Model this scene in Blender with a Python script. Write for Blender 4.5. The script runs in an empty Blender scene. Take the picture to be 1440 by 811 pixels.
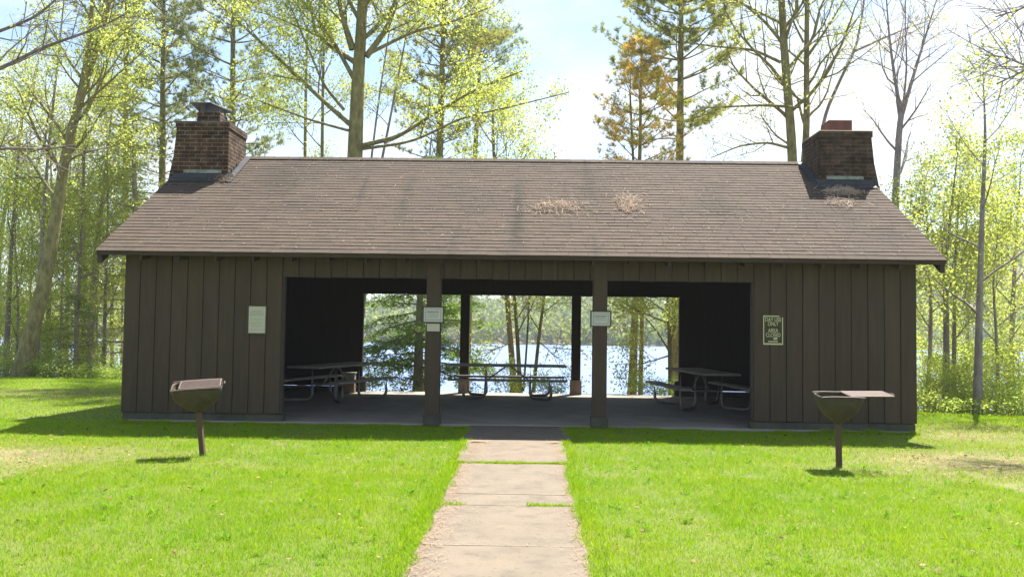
import bpy, math, random
import numpy as np
random.seed(7); rng = np.random.default_rng(7)
S = bpy.context.scene
COL = S.collection
R = math.radians

# ------------------------------------------------------------------ camera
CF, CP, CYAW, CROLL = 1228.9, .0454, -.0200, .0134
CAM = np.array([.2012, -14.104, 1.55])
_fw = np.array([math.sin(CYAW)*math.cos(CP), math.cos(CYAW)*math.cos(CP), math.sin(CP)])
_r0 = np.array([math.cos(CYAW), -math.sin(CYAW), 0.]); _u0 = np.cross(_r0, _fw)
_r = math.cos(CROLL)*_r0+math.sin(CROLL)*_u0; _u = -math.sin(CROLL)*_r0+math.cos(CROLL)*_u0
import mathutils
cd = bpy.data.cameras.new('camera'); cam = bpy.data.objects.new('camera', cd); COL.objects.link(cam)
cd.sensor_width = 36; cd.lens = 36*CF/1440; cd.clip_start = .1; cd.clip_end = 4000
M3 = mathutils.Matrix(((_r[0], _u[0], -_fw[0]), (_r[1], _u[1], -_fw[1]), (_r[2], _u[2], -_fw[2])))
cam.matrix_world = mathutils.Matrix.Translation(CAM.tolist()) @ M3.to_4x4()
S.camera = cam

def at(px, py, Y):
    v = _fw+_r*(px-720)/CF-_u*(py-405.5)/CF
    return CAM+v*((Y-CAM[1])/v[1])

# ------------------------------------------------------------------ light
SUN = np.array([.28, .47, 1.]); SUN /= np.linalg.norm(SUN)
elev = math.asin(SUN[2]); azim = math.atan2(SUN[0], SUN[1])
w = bpy.data.worlds.new('World'); S.world = w; w.use_nodes = True
nt = w.node_tree; nt.nodes.clear()
def wn(t, **k):
    n = nt.nodes.new(t)
    for a, b in k.items(): setattr(n, a, b)
    return n
sky = wn('ShaderNodeTexSky', sky_type='NISHITA', sun_disc=False, sun_elevation=elev, sun_rotation=azim, air_density=1.0, dust_density=.4, ozone_density=3.0)
tc = wn('ShaderNodeTexCoord'); mp = wn('ShaderNodeMapping'); mp.inputs['Scale'].default_value = (1.6, 1.6, 3.2); mp.inputs['Location'].default_value = (1.5, .8, .1)
nz = wn('ShaderNodeTexNoise'); nz.inputs['Scale'].default_value = 1.7; nz.inputs['Detail'].default_value = 7; nz.inputs['Roughness'].default_value = .52
rp = wn('ShaderNodeValToRGB'); rp.color_ramp.elements[0].position = .43; rp.color_ramp.elements[1].position = .69
mx = wn('ShaderNodeMixRGB'); mx.inputs['Color2'].default_value = (5.1, 5.25, 5.45, 1)
bg = wn('ShaderNodeBackground'); bg.inputs['Strength'].default_value = .063
ow = wn('ShaderNodeOutputWorld')
L = nt.links.new
L(tc.outputs['Generated'], mp.inputs[0]); L(mp.outputs[0], nz.inputs[0]); L(nz.outputs[0], rp.inputs[0])
L(rp.outputs[0], mx.inputs[0]); L(sky.outputs[0], mx.inputs[1]); L(mx.outputs[0], bg.inputs[0]); L(bg.outputs[0], ow.inputs[0])
sl = bpy.data.lights.new('sun', 'SUN'); sl.energy = 4.8; sl.angle = R(.55); sl.color = (1, .95, .87)
so = bpy.data.objects.new('sun', sl); COL.objects.link(so)
so.rotation_mode = 'QUATERNION'; so.rotation_quaternion = mathutils.Vector(SUN.tolist()).to_track_quat('Z', 'Y')
so.location = (5, 8, 30)
V = S.view_settings; V.view_transform = 'Standard'; V.look = 'None'; V.gamma = 1; V.use_curve_mapping = False; V.exposure = 1.9
S.cycles.use_denoising = True
S.cycles.max_bounces = 8; S.cycles.transmission_bounces = 6; S.cycles.diffuse_bounces = 4

# ------------------------------------------------------------------ materials
MATS = {}
def mat(name, col, rough=.8, var=None, vscale=4, bump=0, bscale=30, metal=0, spec=.3, tint=False, trans=0, stretch=(1, 1, 1), coords='Object', detail=4, var2=None, v2scale=.8, v2pos=(.5, .65), bdist=.01, var3=None, v3scale=1, v3pos=(.55, .7), v3stretch=(1, 1, 1)):
    m = bpy.data.materials.new(name); m.use_nodes = True; t = m.node_tree; b = t.nodes['Principled BSDF']; k = t.links.new
    b.inputs['Roughness'].default_value = rough; b.inputs['Metallic'].default_value = metal; b.inputs['Specular IOR Level'].default_value = spec
    c = t.nodes.new('ShaderNodeTexCoord'); mpp = t.nodes.new('ShaderNodeMapping'); mpp.inputs['Scale'].default_value = stretch; k(c.outputs[coords], mpp.inputs[0])
    r = t.nodes.new('ShaderNodeRGB'); r.outputs[0].default_value = (*col, 1); out = r.outputs[0]
    def mixn(a, colr, fac_sock, typ='MIX'):
        q = t.nodes.new('ShaderNodeMixRGB'); q.blend_type = typ; k(a, q.inputs[1])
        if isinstance(colr, tuple): q.inputs[2].default_value = (*colr, 1)
        else: k(colr, q.inputs[2])
        if fac_sock is None: q.inputs[0].default_value = 1
        else: k(fac_sock, q.inputs[0])
        return q.outputs[0]
    def noise(sc, lo, hi):
        n = t.nodes.new('ShaderNodeTexNoise'); n.inputs['Scale'].default_value = sc; n.inputs['Detail'].default_value = detail; n.inputs['Roughness'].default_value = .6; k(mpp.outputs[0], n.inputs[0])
        rr = t.nodes.new('ShaderNodeValToRGB'); rr.color_ramp.elements[0].position = lo; rr.color_ramp.elements[1].position = hi; k(n.outputs[0], rr.inputs[0]); return rr.outputs[0]
    if var: out = mixn(out, var, noise(vscale, .35, .68))
    if var2: out = mixn(out, var2, noise(v2scale, *v2pos))
    if var3:
        m3 = t.nodes.new('ShaderNodeMapping'); m3.inputs['Scale'].default_value = v3stretch; k(c.outputs[coords], m3.inputs[0]); mpp = m3
        out = mixn(out, var3, noise(v3scale, *v3pos))
    if tint:
        a = t.nodes.new('ShaderNodeAttribute'); a.attribute_name = 'tint'; out = mixn(out, a.outputs['Color'], None, 'MULTIPLY')
    k(out, b.inputs['Base Color'])
    if bump:
        n = t.nodes.new('ShaderNodeTexNoise'); n.inputs['Scale'].default_value = bscale; n.inputs['Detail'].default_value = 5; k(mpp.outputs[0], n.inputs[0])
        bp = t.nodes.new('ShaderNodeBump'); bp.inputs['Strength'].default_value = bump; bp.inputs['Distance'].default_value = bdist; k(n.outputs[0], bp.inputs['Height']); k(bp.outputs[0], b.inputs['Normal'])
    if trans:
        tr = t.nodes.new('ShaderNodeBsdfTranslucent'); ms = t.nodes.new('ShaderNodeMixShader'); ms.inputs[0].default_value = trans
        k(out, tr.inputs[0]); k(b.outputs[0], ms.inputs[1]); k(tr.outputs[0], ms.inputs[2]); k(ms.outputs[0], t.nodes['Material Output'].inputs[0])
    MATS[name] = m; return m
mat('stained_boards', (.069, .048, .029), .72, (.054, .039, .025), 3, .3, 18, tint=True, stretch=(6, 6, .6), var2=(.072, .051, .035), v2scale=1.2, v2pos=(.5, .8), spec=.22, var3=(.046, .036, .025), v3scale=1.6, v3pos=(.52, .78), v3stretch=(7, 1, .25))
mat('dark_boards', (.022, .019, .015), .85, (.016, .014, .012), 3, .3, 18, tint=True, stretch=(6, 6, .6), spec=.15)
mat('shingles', (.082, .061, .044), .92, (.067, .051, .038), 5, .5, 220, tint=True, var2=(.050, .040, .033), v2scale=.55, v2pos=(.50, .78), spec=.2, var3=(.040, .033, .025), v3scale=1.0, v3pos=(.62, .78), v3stretch=(2.6, .22, .22))
mat('brown_trim', (0.051, 0.034, 0.0255), .7, (0.034, 0.0255, 0.0204), 5, .2, 30)
mat('concrete', (.27, .245, .20), .9, (.21, .19, .16), 2.2, .35, 60, var2=(.155, .145, .12), v2scale=.8, v2pos=(.5, .8))
mat('path_concrete', (.160, .130, .095), .92, (.130, .107, .080), 2.5, .7, 90, var2=(.100, .084, .063), v2scale=5, v2pos=(.52, .80), tint=True, var3=(.075, .062, .046), v3scale=26, v3pos=(.60, .73), v3stretch=(1, 1, 1), bdist=.006)
mat('foundation', (0.090, 0.078, 0.060), .95, (0.054, 0.063, 0.0405), 6, .5, 40, var2=(0.045, 0.0405, 0.0324), v2scale=2, v2pos=(.5, .75))
mat('plinth', (0.27, 0.198, 0.135), .9, (0.216, 0.162, 0.117), 6, .3, 60)
mat('weathered_wood', (.40, .35, .28), .75, (.26, .23, .185), 4, .4, 30, stretch=(1, 10, 10), spec=.35)
mat('pipe', (.27, .26, .235), .45, (.17, .16, .14), 8, .1, 40, metal=.4, spec=.5)
mat('grill_iron', (.055, .050, .032), .75, (.085, .062, .036), 5, .5, 60, metal=.2, var2=(.032, .029, .023), v2scale=3, v2pos=(.45, .65))
mat('grill_post', (0.09, 0.0648, 0.0405), .75, (0.117, 0.072, 0.0405), 12, .4, 70, metal=.2)
mat('grate_metal', (.115, .090, .078), .65, (.10, .065, .05), 15, .2, 60, metal=.3)
mat('black_metal', (.03, .03, .03), .5, (.05, .045, .04), 6, metal=.5)
mat('flashing', (.055, .058, .062), .7, (.035, .036, .04), 6, .2, 20, metal=.3)
mat('light_metal', (.30, .33, .29), .7, (.16, .17, .14), 14, .3, 40, metal=.2)
mat('terracotta', (.165, .070, .050), .85, (.11, .055, .042), 8, .3, 50)
mat('sign_paper', (0.493, 0.4675, 0.357), .7, (0.459, 0.4335, 0.323), 3)
mat('sign_white', (0.5084, 0.4838, 0.4346), .7, (0.4756, 0.451, 0.4018), 3)
mat('sign_ink', (.10, .11, .09), .8)
mat('sign_ink_faint', (.30, .31, .25), .8)
mat('sign_frame', (.075, .06, .046), .7, (.05, .042, .034), 10)
mat('sign_olive', (.048, .044, .018), .65, (.038, .035, .016), 5)
mat('sign_cream', (0.493, 0.476, 0.2805), .65)
mat('crate', (.30, .26, .20), .85, (.2, .15, .09), 6, .3, 40)
mat('straw', (.34, .285, .225), .9, tint=True, trans=.15)
mat('dead_leaf', (.26, .17, .095), .9, tint=True, trans=.25)
mat('grass_blades', (.265, .400, .010), .8, tint=True, trans=.48, spec=.06)
mat('bark', (.29, .255, .16), .95, (.13, .115, .075), 9, 1.0, 26, stretch=(1, 1, .35), tint=True, bdist=.03, spec=.1)
mat('bark_grey', (.34, .30, .29), .95, (.19, .165, .17), 8, .8, 26, stretch=(1, 1, .4), tint=True, bdist=.02, spec=.1)
mat('leaf_spring', (.39, .435, .10), .6, tint=True, trans=.65, spec=.15)
mat('leaf_hemlock', (.24, .285, .080), .6, tint=True, trans=.55, spec=.2)
mat('needles_pine', (.29, .31, .12), .6, tint=True, trans=.5, spec=.2)
mat('far_leaves', (.20, .245, .065), .9, tint=True, trans=.5, spec=.05)
# rain and moss streaks down the shingles, at their own places
t = MATS['shingles'].node_tree; k = t.links.new; bs = t.nodes['Principled BSDF']; src0 = bs.inputs['Base Color'].links[0].from_socket
c = t.nodes.new('ShaderNodeTexCoord'); sp = t.nodes.new('ShaderNodeSeparateXYZ'); k(c.outputs['Object'], sp.inputs[0])
nw_ = t.nodes.new('ShaderNodeTexNoise'); nw_.inputs['Scale'].default_value = 2.5; nw_.inputs['Detail'].default_value = 5; k(c.outputs['Object'], nw_.inputs[0])
def mth(op, a, b2):
    q = t.nodes.new('ShaderNodeMath'); q.operation = op
    for i, s_ in enumerate((a, b2)):
        if isinstance(s_, (int, float)): q.inputs[i].default_value = s_
        else: k(s_, q.inputs[i])
    return q.outputs[0]
tot = None
for x0, wd_, ya, yb, am in ((-.02, .11, -.3, 2.4, .75), (-2.05, .10, .6, 2.6, .40), (1.3, .30, 1.5, 3.3, .28), (-4.6, .55, 1.6, 3.3, .45), (3.6, .16, .2, 2.2, .25), (5.5, .5, .6, 1.9, .22)):
    xx = mth('ADD', sp.outputs[0], mth('MULTIPLY', mth('SUBTRACT', nw_.outputs[0], .5), .35)); dx = mth('DIVIDE', mth('SUBTRACT', xx, x0), wd_); g_ = mth('POWER', 2.718, mth('MULTIPLY', mth('MULTIPLY', dx, dx), -1))
    dy = mth('DIVIDE', mth('SUBTRACT', sp.outputs[1], (ya+yb)/2), (yb-ya)/2); gy_ = mth('POWER', 2.718, mth('MULTIPLY', mth('POWER', mth('ABSOLUTE', dy, 0), 4), -1))
    s_ = mth('MULTIPLY', mth('MULTIPLY', g_, gy_), am); tot = s_ if tot is None else mth('MAXIMUM', tot, s_)
tot = mth('MULTIPLY', tot, mth('ADD', nw_.outputs[0], .45)); mq = t.nodes.new('ShaderNodeMixRGB'); k(tot, mq.inputs[0]); k(src0, mq.inputs[1]); mq.inputs[2].default_value = (.026, .023, .017, 1); k(mq.outputs[0], bs.inputs['Base Color'])
def brick(name, c1, c2, mortar):
    m = bpy.data.materials.new(name); m.use_nodes = True; t = m.node_tree; b = t.nodes['Principled BSDF']; k = t.links.new
    b.inputs['Roughness'].default_value = .95; b.inputs['Specular IOR Level'].default_value = .15
    a = t.nodes.new('ShaderNodeUVMap'); bt = t.nodes.new('ShaderNodeTexBrick'); k(a.outputs[0], bt.inputs[0])
    bt.inputs['Scale'].default_value = 1; bt.inputs['Brick Width'].default_value = .215; bt.inputs['Row Height'].default_value = .075; bt.inputs['Mortar Size'].default_value = .010; bt.inputs['Mortar Smooth'].default_value = .3; bt.inputs['Bias'].default_value = -.2
    bt.inputs['Color1'].default_value = (*c1, 1); bt.inputs['Color2'].default_value = (*c2, 1); bt.inputs['Mortar'].default_value = (*mortar, 1)
    c = t.nodes.new('ShaderNodeTexCoord'); n = t.nodes.new('ShaderNodeTexNoise'); n.inputs['Scale'].default_value = 5.5; n.inputs['Detail'].default_value = 8; n.inputs['Roughness'].default_value = .65; k(c.outputs['Object'], n.inputs[0])
    rr = t.nodes.new('ShaderNodeValToRGB'); rr.color_ramp.elements[0].position = .38; rr.color_ramp.elements[0].color = (.34, .32, .29, 1); rr.color_ramp.elements[1].position = .66; k(n.outputs[0], rr.inputs[0])
    mm = t.nodes.new('ShaderNodeMixRGB'); mm.blend_type = 'MULTIPLY'; mm.inputs[0].default_value = 1; k(bt.outputs[0], mm.inputs[1]); k(rr.outputs[0], mm.inputs[2]); k(mm.outputs[0], b.inputs['Base Color'])
    bp = t.nodes.new('ShaderNodeBump'); bp.inputs['Strength'].default_value = .8; bp.inputs['Distance'].default_value = .012; bp.invert = True; k(bt.outputs['Fac'], bp.inputs['Height']); k(bp.outputs[0], b.inputs['Normal'])
    MATS[name] = m
brick('brick_brown', (.125, .066, .042), (.058, .038, .029), (.24, .195, .14))
brick('brick_sooty', (.125, .066, .045), (.045, .034, .028), (.13, .115, .085))

# ------------------------------------------------------------------ mesh helpers
class MB:
    def __init__(s): s.v = []; s.f = []; s.t = []; s.uv = None
    def add(s, vs, fs, tint=(1, 1, 1)):
        o = len(s.v); s.v += [tuple(map(float, p)) for p in vs]; s.f += [tuple(i+o for i in f) for f in fs]; s.t += [tint]*len(vs)
    def box(s, x0, x1, y0, y1, z0, z1, bev=0, tint=(1, 1, 1)):
        if bev <= 0:
            s.add([(x0, y0, z0), (x1, y0, z0), (x1, y1, z0), (x0, y1, z0), (x0, y0, z1), (x1, y0, z1), (x1, y1, z1), (x0, y1, z1)],
                  [(3, 2, 1, 0), (4, 5, 6, 7), (0, 1, 5, 4), (1, 2, 6, 5), (2, 3, 7, 6), (3, 0, 4, 7)], tint); return
        b = min(bev, (x1-x0)*.45, (y1-y0)*.45, (z1-z0)*.45)
        vs = []; idx = {}
        X = (x0, x1); Y = (y0, y1); Z = (z0, z1)
        for i in (0, 1):
            for j in (0, 1):
                for k in (0, 1):
                    sx, sy, sz = (b if i == 0 else -b), (b if j == 0 else -b), (b if k == 0 else -b)
                    idx[i, j, k] = len(vs)
                    vs += [(X[i], Y[j]+sy, Z[k]+sz), (X[i]+sx, Y[j], Z[k]+sz), (X[i]+sx, Y[j]+sy, Z[k])]
        I = lambda i, j, k, a: idx[i, j, k]+a
        fs = []
        for i in (0, 1):
            q = [I(i, 0, 0, 0), I(i, 1, 0, 0), I(i, 1, 1, 0), I(i, 0, 1, 0)]; fs.append(q if i else q[::-1])
            q = [I(0, i, 0, 1), I(1, i, 0, 1), I(1, i, 1, 1), I(0, i, 1, 1)]; fs.append(q[::-1] if i else q)
            q = [I(0, 0, i, 2), I(1, 0, i, 2), I(1, 1, i, 2), I(0, 1, i, 2)]; fs.append(q if i else q[::-1])
        for i in (0, 1):
            for j in (0, 1):
                fs.append([I(i, j, 0, 0), I(i, j, 0, 1), I(i, j, 1, 1), I(i, j, 1, 0)])
                fs.append([I(i, 0, j, 0), I(i, 0, j, 2), I(i, 1, j, 2), I(i, 1, j, 0)])
                fs.append([I(0, i, j, 1), I(0, i, j, 2), I(1, i, j, 2), I(1, i, j, 1)])
        for q in idx.values(): fs.append([q, q+1, q+2])
        s.add(vs, [tuple(f) for f in fs], tint)
    def tube(s, pts, rad, n=8, tint=(1, 1, 1), cap=True):
        pts = np.asarray(pts, float); m = len(pts); rad = np.broadcast_to(np.asarray(rad, float), (m,))
        v, f = ring_tube(pts, rad, n); s.add(v, f, tint)
        if cap: o = len(s.v)-m*n; s.f += [tuple(range(o, o+n))[::-1], tuple(range(o+(m-1)*n, o+m*n))]
    def build(s, name, m, parent=None, smooth=False, bev=0):
        me = bpy.data.meshes.new(name); me.from_pydata(s.v, [], s.f); me.update()
        import bmesh
        bm = bmesh.new(); bm.from_mesh(me); bmesh.ops.recalc_face_normals(bm, faces=bm.faces); bm.to_mesh(me); bm.free()
        ca = me.color_attributes.new('tint', 'FLOAT_COLOR', 'POINT'); ca.data.foreach_set('color', np.c_[np.array(s.t, float), np.ones(len(s.t))].ravel())
        return link(name, me, m, parent, smooth)
def link(name, me, m, parent=None, smooth=False):
    if m: me.materials.append(MATS[m])
    if smooth: me.polygons.foreach_set('use_smooth', np.ones(len(me.polygons), bool))
    o = bpy.data.objects.new(name, me); COL.objects.link(o)
    if parent: o.parent = parent
    return o
def ring_tube(pts, rad, n):
    m = len(pts); t = np.gradient(pts, axis=0); t /= np.linalg.norm(t, axis=1)[:, None]+1e-9
    mean = t.mean(0); ref = np.eye(3)[np.argmin(np.abs(mean))]
    u = np.cross(t, ref); u /= np.linalg.norm(u, axis=1)[:, None]+1e-9; w_ = np.cross(t, u)
    a = np.arange(n)*2*math.pi/n
    v = pts[:, None]+rad[:, None, None]*(np.cos(a)[None, :, None]*u[:, None]+np.sin(a)[None, :, None]*w_[:, None])
    i = np.arange(m-1)[:, None]*n; j = np.arange(n)[None]; k = (j+1) % n
    f = np.stack([i+j, i+k, i+n+k, i+n+j], -1).reshape(-1, 4)
    return v.reshape(-1, 3), f.tolist()
def np_mesh(name, v, nside, tint, m, parent=None, smooth=False, faces=None):
    me = bpy.data.meshes.new(name); nv = len(v); me.vertices.add(nv); me.vertices.foreach_set('co', np.asarray(v, np.float32).ravel())
    idx = np.arange(nv, dtype=np.int32) if faces is None else np.asarray(faces, np.int32).ravel()
    nf = len(idx)//nside; me.loops.add(len(idx)); me.loops.foreach_set('vertex_index', idx)
    me.polygons.add(nf); me.polygons.foreach_set('loop_start', np.arange(nf, dtype=np.int32)*nside)
    me.update(calc_edges=True); me.validate()
    ca = me.color_attributes.new('tint', 'FLOAT_COLOR', 'POINT'); ca.data.foreach_set('color', np.c_[tint, np.ones(nv)].astype(np.float32).ravel())
    return link(name, me, m, parent, smooth)
def empty(name, loc=(0, 0, 0), rz=0):
    o = bpy.data.objects.new(name, None); COL.objects.link(o); o.location = loc; o.rotation_euler = (0, 0, rz); o.empty_display_size = .2; return o
def tag(o, label, cat, group=None, kind=None):
    if label: o['label'] = label
    if cat: o['category'] = cat
    if group: o['group'] = group
    if kind: o['kind'] = kind
    return o
def copy_tree(o, parent=None):
    c = o.copy(); COL.objects.link(c); c.parent = parent
    for ch in list(o.children): copy_tree(ch, c)
    return c
def vnoise(x, y, s=1., seed=0):
    x = np.asarray(x, float)*s+seed*17.3; y = np.asarray(y, float)*s-seed*9.7; r = 0; a = 1
    for k in range(4):
        r = r+a*np.sin(x*1.3+1.7*np.sin(y*1.1+k)+k*2.1)*np.cos(y*1.2+1.5*np.sin(x*.9-k)+k); x, y = x*2.03+y*.3, y*2.03-x*.3; a *= .55
    return r*.5
def sm(a, b, x): t = np.clip((np.asarray(x, float)-a)/(b-a), 0, 1); return t*t*(3-2*t)

# ------------------------------------------------------------------ ground, lake, hills
def lawn_edge(x):
    x = np.asarray(x, float)
    return 10.6+(7.4-10.6)*sm(-8.5, -6.8, x)+(3.6-7.4)*sm(6.8, 8.2, x)+.3*np.sin(x*1.1)
def far_top(x, y):
    b = x/np.maximum(y+14, 1)
    return np.interp(b, [-1.2, -.6, -.45, -.2, -.05, .05, .15, .3, .47, .62, 1.2], [6, 6, 6, 5, 6, 9, 13, 24, 47, 56, 56])
def height(x, y):
    x = np.asarray(x, float); y = np.asarray(y, float)
    z = -.055+.018*vnoise(x, y, .9)+.02*vnoise(x, y, .3, 3)
    t = y-lawn_edge(x)
    bank = -.15*np.maximum(t-.2, 0)-.02*np.clip(t, 0, 3)+.12*vnoise(x, y, .5, 5)*sm(2, 8, t)
    z = z+np.maximum(bank, -6.5)
    rise = sm(292, 470, y)*(far_top(x, y)+6.5)+sm(286, 294, y)*3.0
    z = z+rise+sm(300, 380, y)*2.0*vnoise(x, y, .03, 2)
    inside = (np.abs(x) < 6.6)*(y > .15)*(y < 6.8)
    return np.where(inside, -.25, z)
xs = np.unique(np.concatenate([np.linspace(-16, 14, 151), -16-np.cumsum(np.geomspace(.3, 60, 36)), 14+np.cumsum(np.geomspace(.3, 60, 36))]))
ys = np.unique(np.concatenate([-14-np.cumsum(np.geomspace(.3, 20, 18)), np.linspace(-14, 40, 217), 40+np.cumsum(np.geomspace(.3, 14, 24)), np.linspace(200, 520, 60), 520+np.cumsum(np.geomspace(8, 120, 16))]))
gx, gy = np.meshgrid(xs, ys); gz = height(gx, gy)
nx_, ny_ = len(xs), len(ys)
ii = (np.arange(ny_-1)[:, None]*nx_+np.arange(nx_-1)[None]).ravel()
gf = np.stack([ii, ii+1, ii+1+nx_, ii+nx_], -1)
mg = mat('ground_soil', (.090, .125, .022), .95, (.12, .125, .035), 1.6, .4, 30, coords='Object')
t_ = mg.node_tree; b_ = t_.nodes['Principled BSDF']; k_ = t_.links.new
src = b_.inputs['Base Color'].links[0].from_socket
att = t_.nodes.new('ShaderNodeAttribute'); att.attribute_name = 'tint'
mxn = t_.nodes.new('ShaderNodeMixRGB'); nn = t_.nodes.new('ShaderNodeTexNoise'); nn.inputs['Scale'].default_value = 3; nn.inputs['Detail'].default_value = 6
cr = t_.nodes.new('ShaderNodeValToRGB'); cr.color_ramp.elements[0].color = (.12, .095, .05, 1); cr.color_ramp.elements[1].color = (.21, .17, .085, 1); cr.color_ramp.elements[0].position = .35; cr.color_ramp.elements[1].position = .65
tcc = t_.nodes.new('ShaderNodeTexCoord'); k_(tcc.outputs['Object'], nn.inputs[0]); k_(nn.outputs[0], cr.inputs[0])
sx = t_.nodes.new('ShaderNodeSeparateColor'); k_(att.outputs['Color'], sx.inputs[0])
k_(sx.outputs[0], mxn.inputs[0]); k_(src, mxn.inputs[1]); k_(cr.outputs[0], mxn.inputs[2]); k_(mxn.outputs[0], b_.inputs['Base Color'])
forest = sm(-.3, 1.2, gy-lawn_edge(gx)+.6*vnoise(gx, gy, 1.1, 4))
litter = np.clip(sm(.35, 1.0, vnoise(gx, gy, .5, 8))*.6, 0, 1)
def tan_patch(x, y):   # worn dry patches in the lawn
    a = np.exp(-(((x+6.3)/1.6)**2+((y+3.6)/.9)**2))
    b = np.exp(-(((x-5.9)/1.5)**2+((y+3.0)/1.4)**2))+.8*np.exp(-(((x-7.5)/1.6)**2+((y-.2)/1.3)**2))
    c = .6*np.exp(-(((x+10.5)/2.5)**2+((y-5.5)/1.0)**2))
    return np.clip(a+b+c+.30*vnoise(x, y, 1.4, 6)*(.3+a+b+c), 0, 1)
gt = np.clip(np.maximum(forest, tan_patch(gx, gy)*.9), 0, 1)
ground = np_mesh('ground', np.stack([gx, gy, gz], -1).reshape(-1, 3), 4, np.repeat(gt.reshape(-1, 1), 3, 1), 'ground_soil', smooth=True, faces=gf)
tag(ground, None, None, kind='structure')

LAKE = -4.0
wm = bpy.data.materials.new('lake_water'); wm.use_nodes = True; t = wm.node_tree; b = t.nodes['Principled BSDF']; k = t.links.new
b.inputs['Base Color'].default_value = (.15, .215, .38, 1); b.inputs['Specular IOR Level'].default_value = .22; b.inputs['Roughness'].default_value = .32; b.inputs['IOR'].default_value = 1.33
c = t.nodes.new('ShaderNodeTexCoord'); m1 = t.nodes.new('ShaderNodeMapping'); m1.inputs['Scale'].default_value = (.7, 1.6, 1); k(c.outputs['Object'], m1.inputs[0])
n1 = t.nodes.new('ShaderNodeTexNoise'); n1.inputs['Scale'].default_value = 1.1; n1.inputs['Detail'].default_value = 6; n1.inputs['Roughness'].default_value = .65; k(m1.outputs[0], n1.inputs[0])
bp = t.nodes.new('ShaderNodeBump'); bp.inputs['Strength'].default_value = 1; bp.inputs['Distance'].default_value = .09; k(n1.outputs[0], bp.inputs['Height']); k(bp.outputs[0], b.inputs['Normal'])
MATS['lake_water'] = wm
me = bpy.data.meshes.new('lake_water'); me.from_pydata([(-900, 22, LAKE), (900, 22, LAKE), (900, 330, LAKE), (-900, 330, LAKE)], [], [(0, 1, 2, 3)])
tag(link('lake_water', me, 'lake_water'), None, None, kind='structure')

# path
pm = MB()
def slab(x0, x1, y0, y1, z, tl=(0, 0), tint=(1, 1, 1)):
    n = 12; vs = []; fs = []
    rx = lambda y: .02*math.sin(y*5)+.012*math.sin(y*13)
    for i in range(n+1):
        y = y0+(y1-y0)*i/n; zz = z+tl[1]*(i/n-.5)
        vs += [(x0+rx(y), y, zz-.14), (x0+rx(y), y, zz-.012), (x0+rx(y)+.012, y, zz), (x1+rx(y+3)-.012, y, zz+tl[0]), (x1+rx(y+3), y, zz+tl[0]-.012), (x1+rx(y+3), y, zz-.14)]
    for i in range(n):
        for j in range(5): fs.append((i*6+j, i*6+j+1, i*6+j+7, i*6+j+6))
    fs += [(0, 1, 2, 3, 4, 5), tuple(n*6+j for j in (5, 4, 3, 2, 1, 0))]
    pm.add(vs, fs, tint)
slab(-.72, .80, -1.69, -.006, -.010, tint=(.78, .78, .78))
slab(-.66, .70, -3.78, -1.697, -.022, (.004, -.006), (1.02, 1, .98))
slab(-.59, .64, -6.225, -3.85, -.026, (0, .004))
slab(-.575, .63, -9.2, -6.243, -.028, (.004, 0), (1.0, .99, .98))
for y_ in (-5.70, -7.68): pm.box(-.555, .60, y_-.011, y_+.011, -.05, -.0235, 0, (1.3, 1.28, 1.22))
for q in range(4): slab(-.56, .63, -9.22-1.5*(q+1), -9.215-1.5*q, -.032)
tag(pm.build('path', 'path_concrete'), None, None, kind='structure')

# ------------------------------------------------------------------ picnic shelter
W, D, A, ZO, ZE, ZR, OV, WE = 6.39, 6.86, 3.80, 2.33, 2.71, 4.948, .40, 6.68
PP, PB = 1.343, 1.325
SLOPE = (ZR-ZE)/(D/2+OV)
roofz = lambda y: ZE+((y if y < D/2 else D-y)+OV)*SLOPE
shelter = tag(empty('picnic_shelter', (0, 0, 0)), 'long dark brown board picnic shelter with open middle, shingled roof and two brick chimneys', 'picnic shelter')
def tn(a=.12, base=1): g = base*random.uniform(1-a, 1+a); return (g*random.uniform(.97, 1.03), g, g*random.uniform(.96, 1.03))
def boards_x(mb, x0, x1, yf, z0, ztop, pitch=.258, gap=.012, th=.024, back=True, sgn=-1, backmb=None):
    """vertical boards on a wall facing -y (sgn -1) or +y"""
    n = max(1, round((x1-x0)/pitch)); p = (x1-x0)/n
    for i in range(n):
        dz = random.uniform(-.004, .006); dy = random.uniform(0, .004)
        ya, yb = (yf-dy, yf+th) if sgn < 0 else (yf-th, yf+dy)
        mb.box(x0+i*p+gap/2, x0+(i+1)*p-gap/2, ya, yb, z0+dz, ztop, .005, tn(.09))
    ya, yb = (yf+th-.004, yf+.11) if sgn < 0 else (yf-.11, yf-th+.004)
    mb.box(x0, x1, ya, yb, z0+.01, ztop, 0, (.5, .5, .5))
ZB = .119
for x0, x1 in ((-W, -A), (A, W)):
    m = MB(); boards_x(m, x0, x1, -.02, ZB, ZE+.03); m.build('wall', 'stained_boards', shelter)
    m = MB(); boards_x(m, x0, x1, D+.02, ZB, ZE+.03, sgn=1); m.build('wall', 'stained_boards', shelter)
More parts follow.
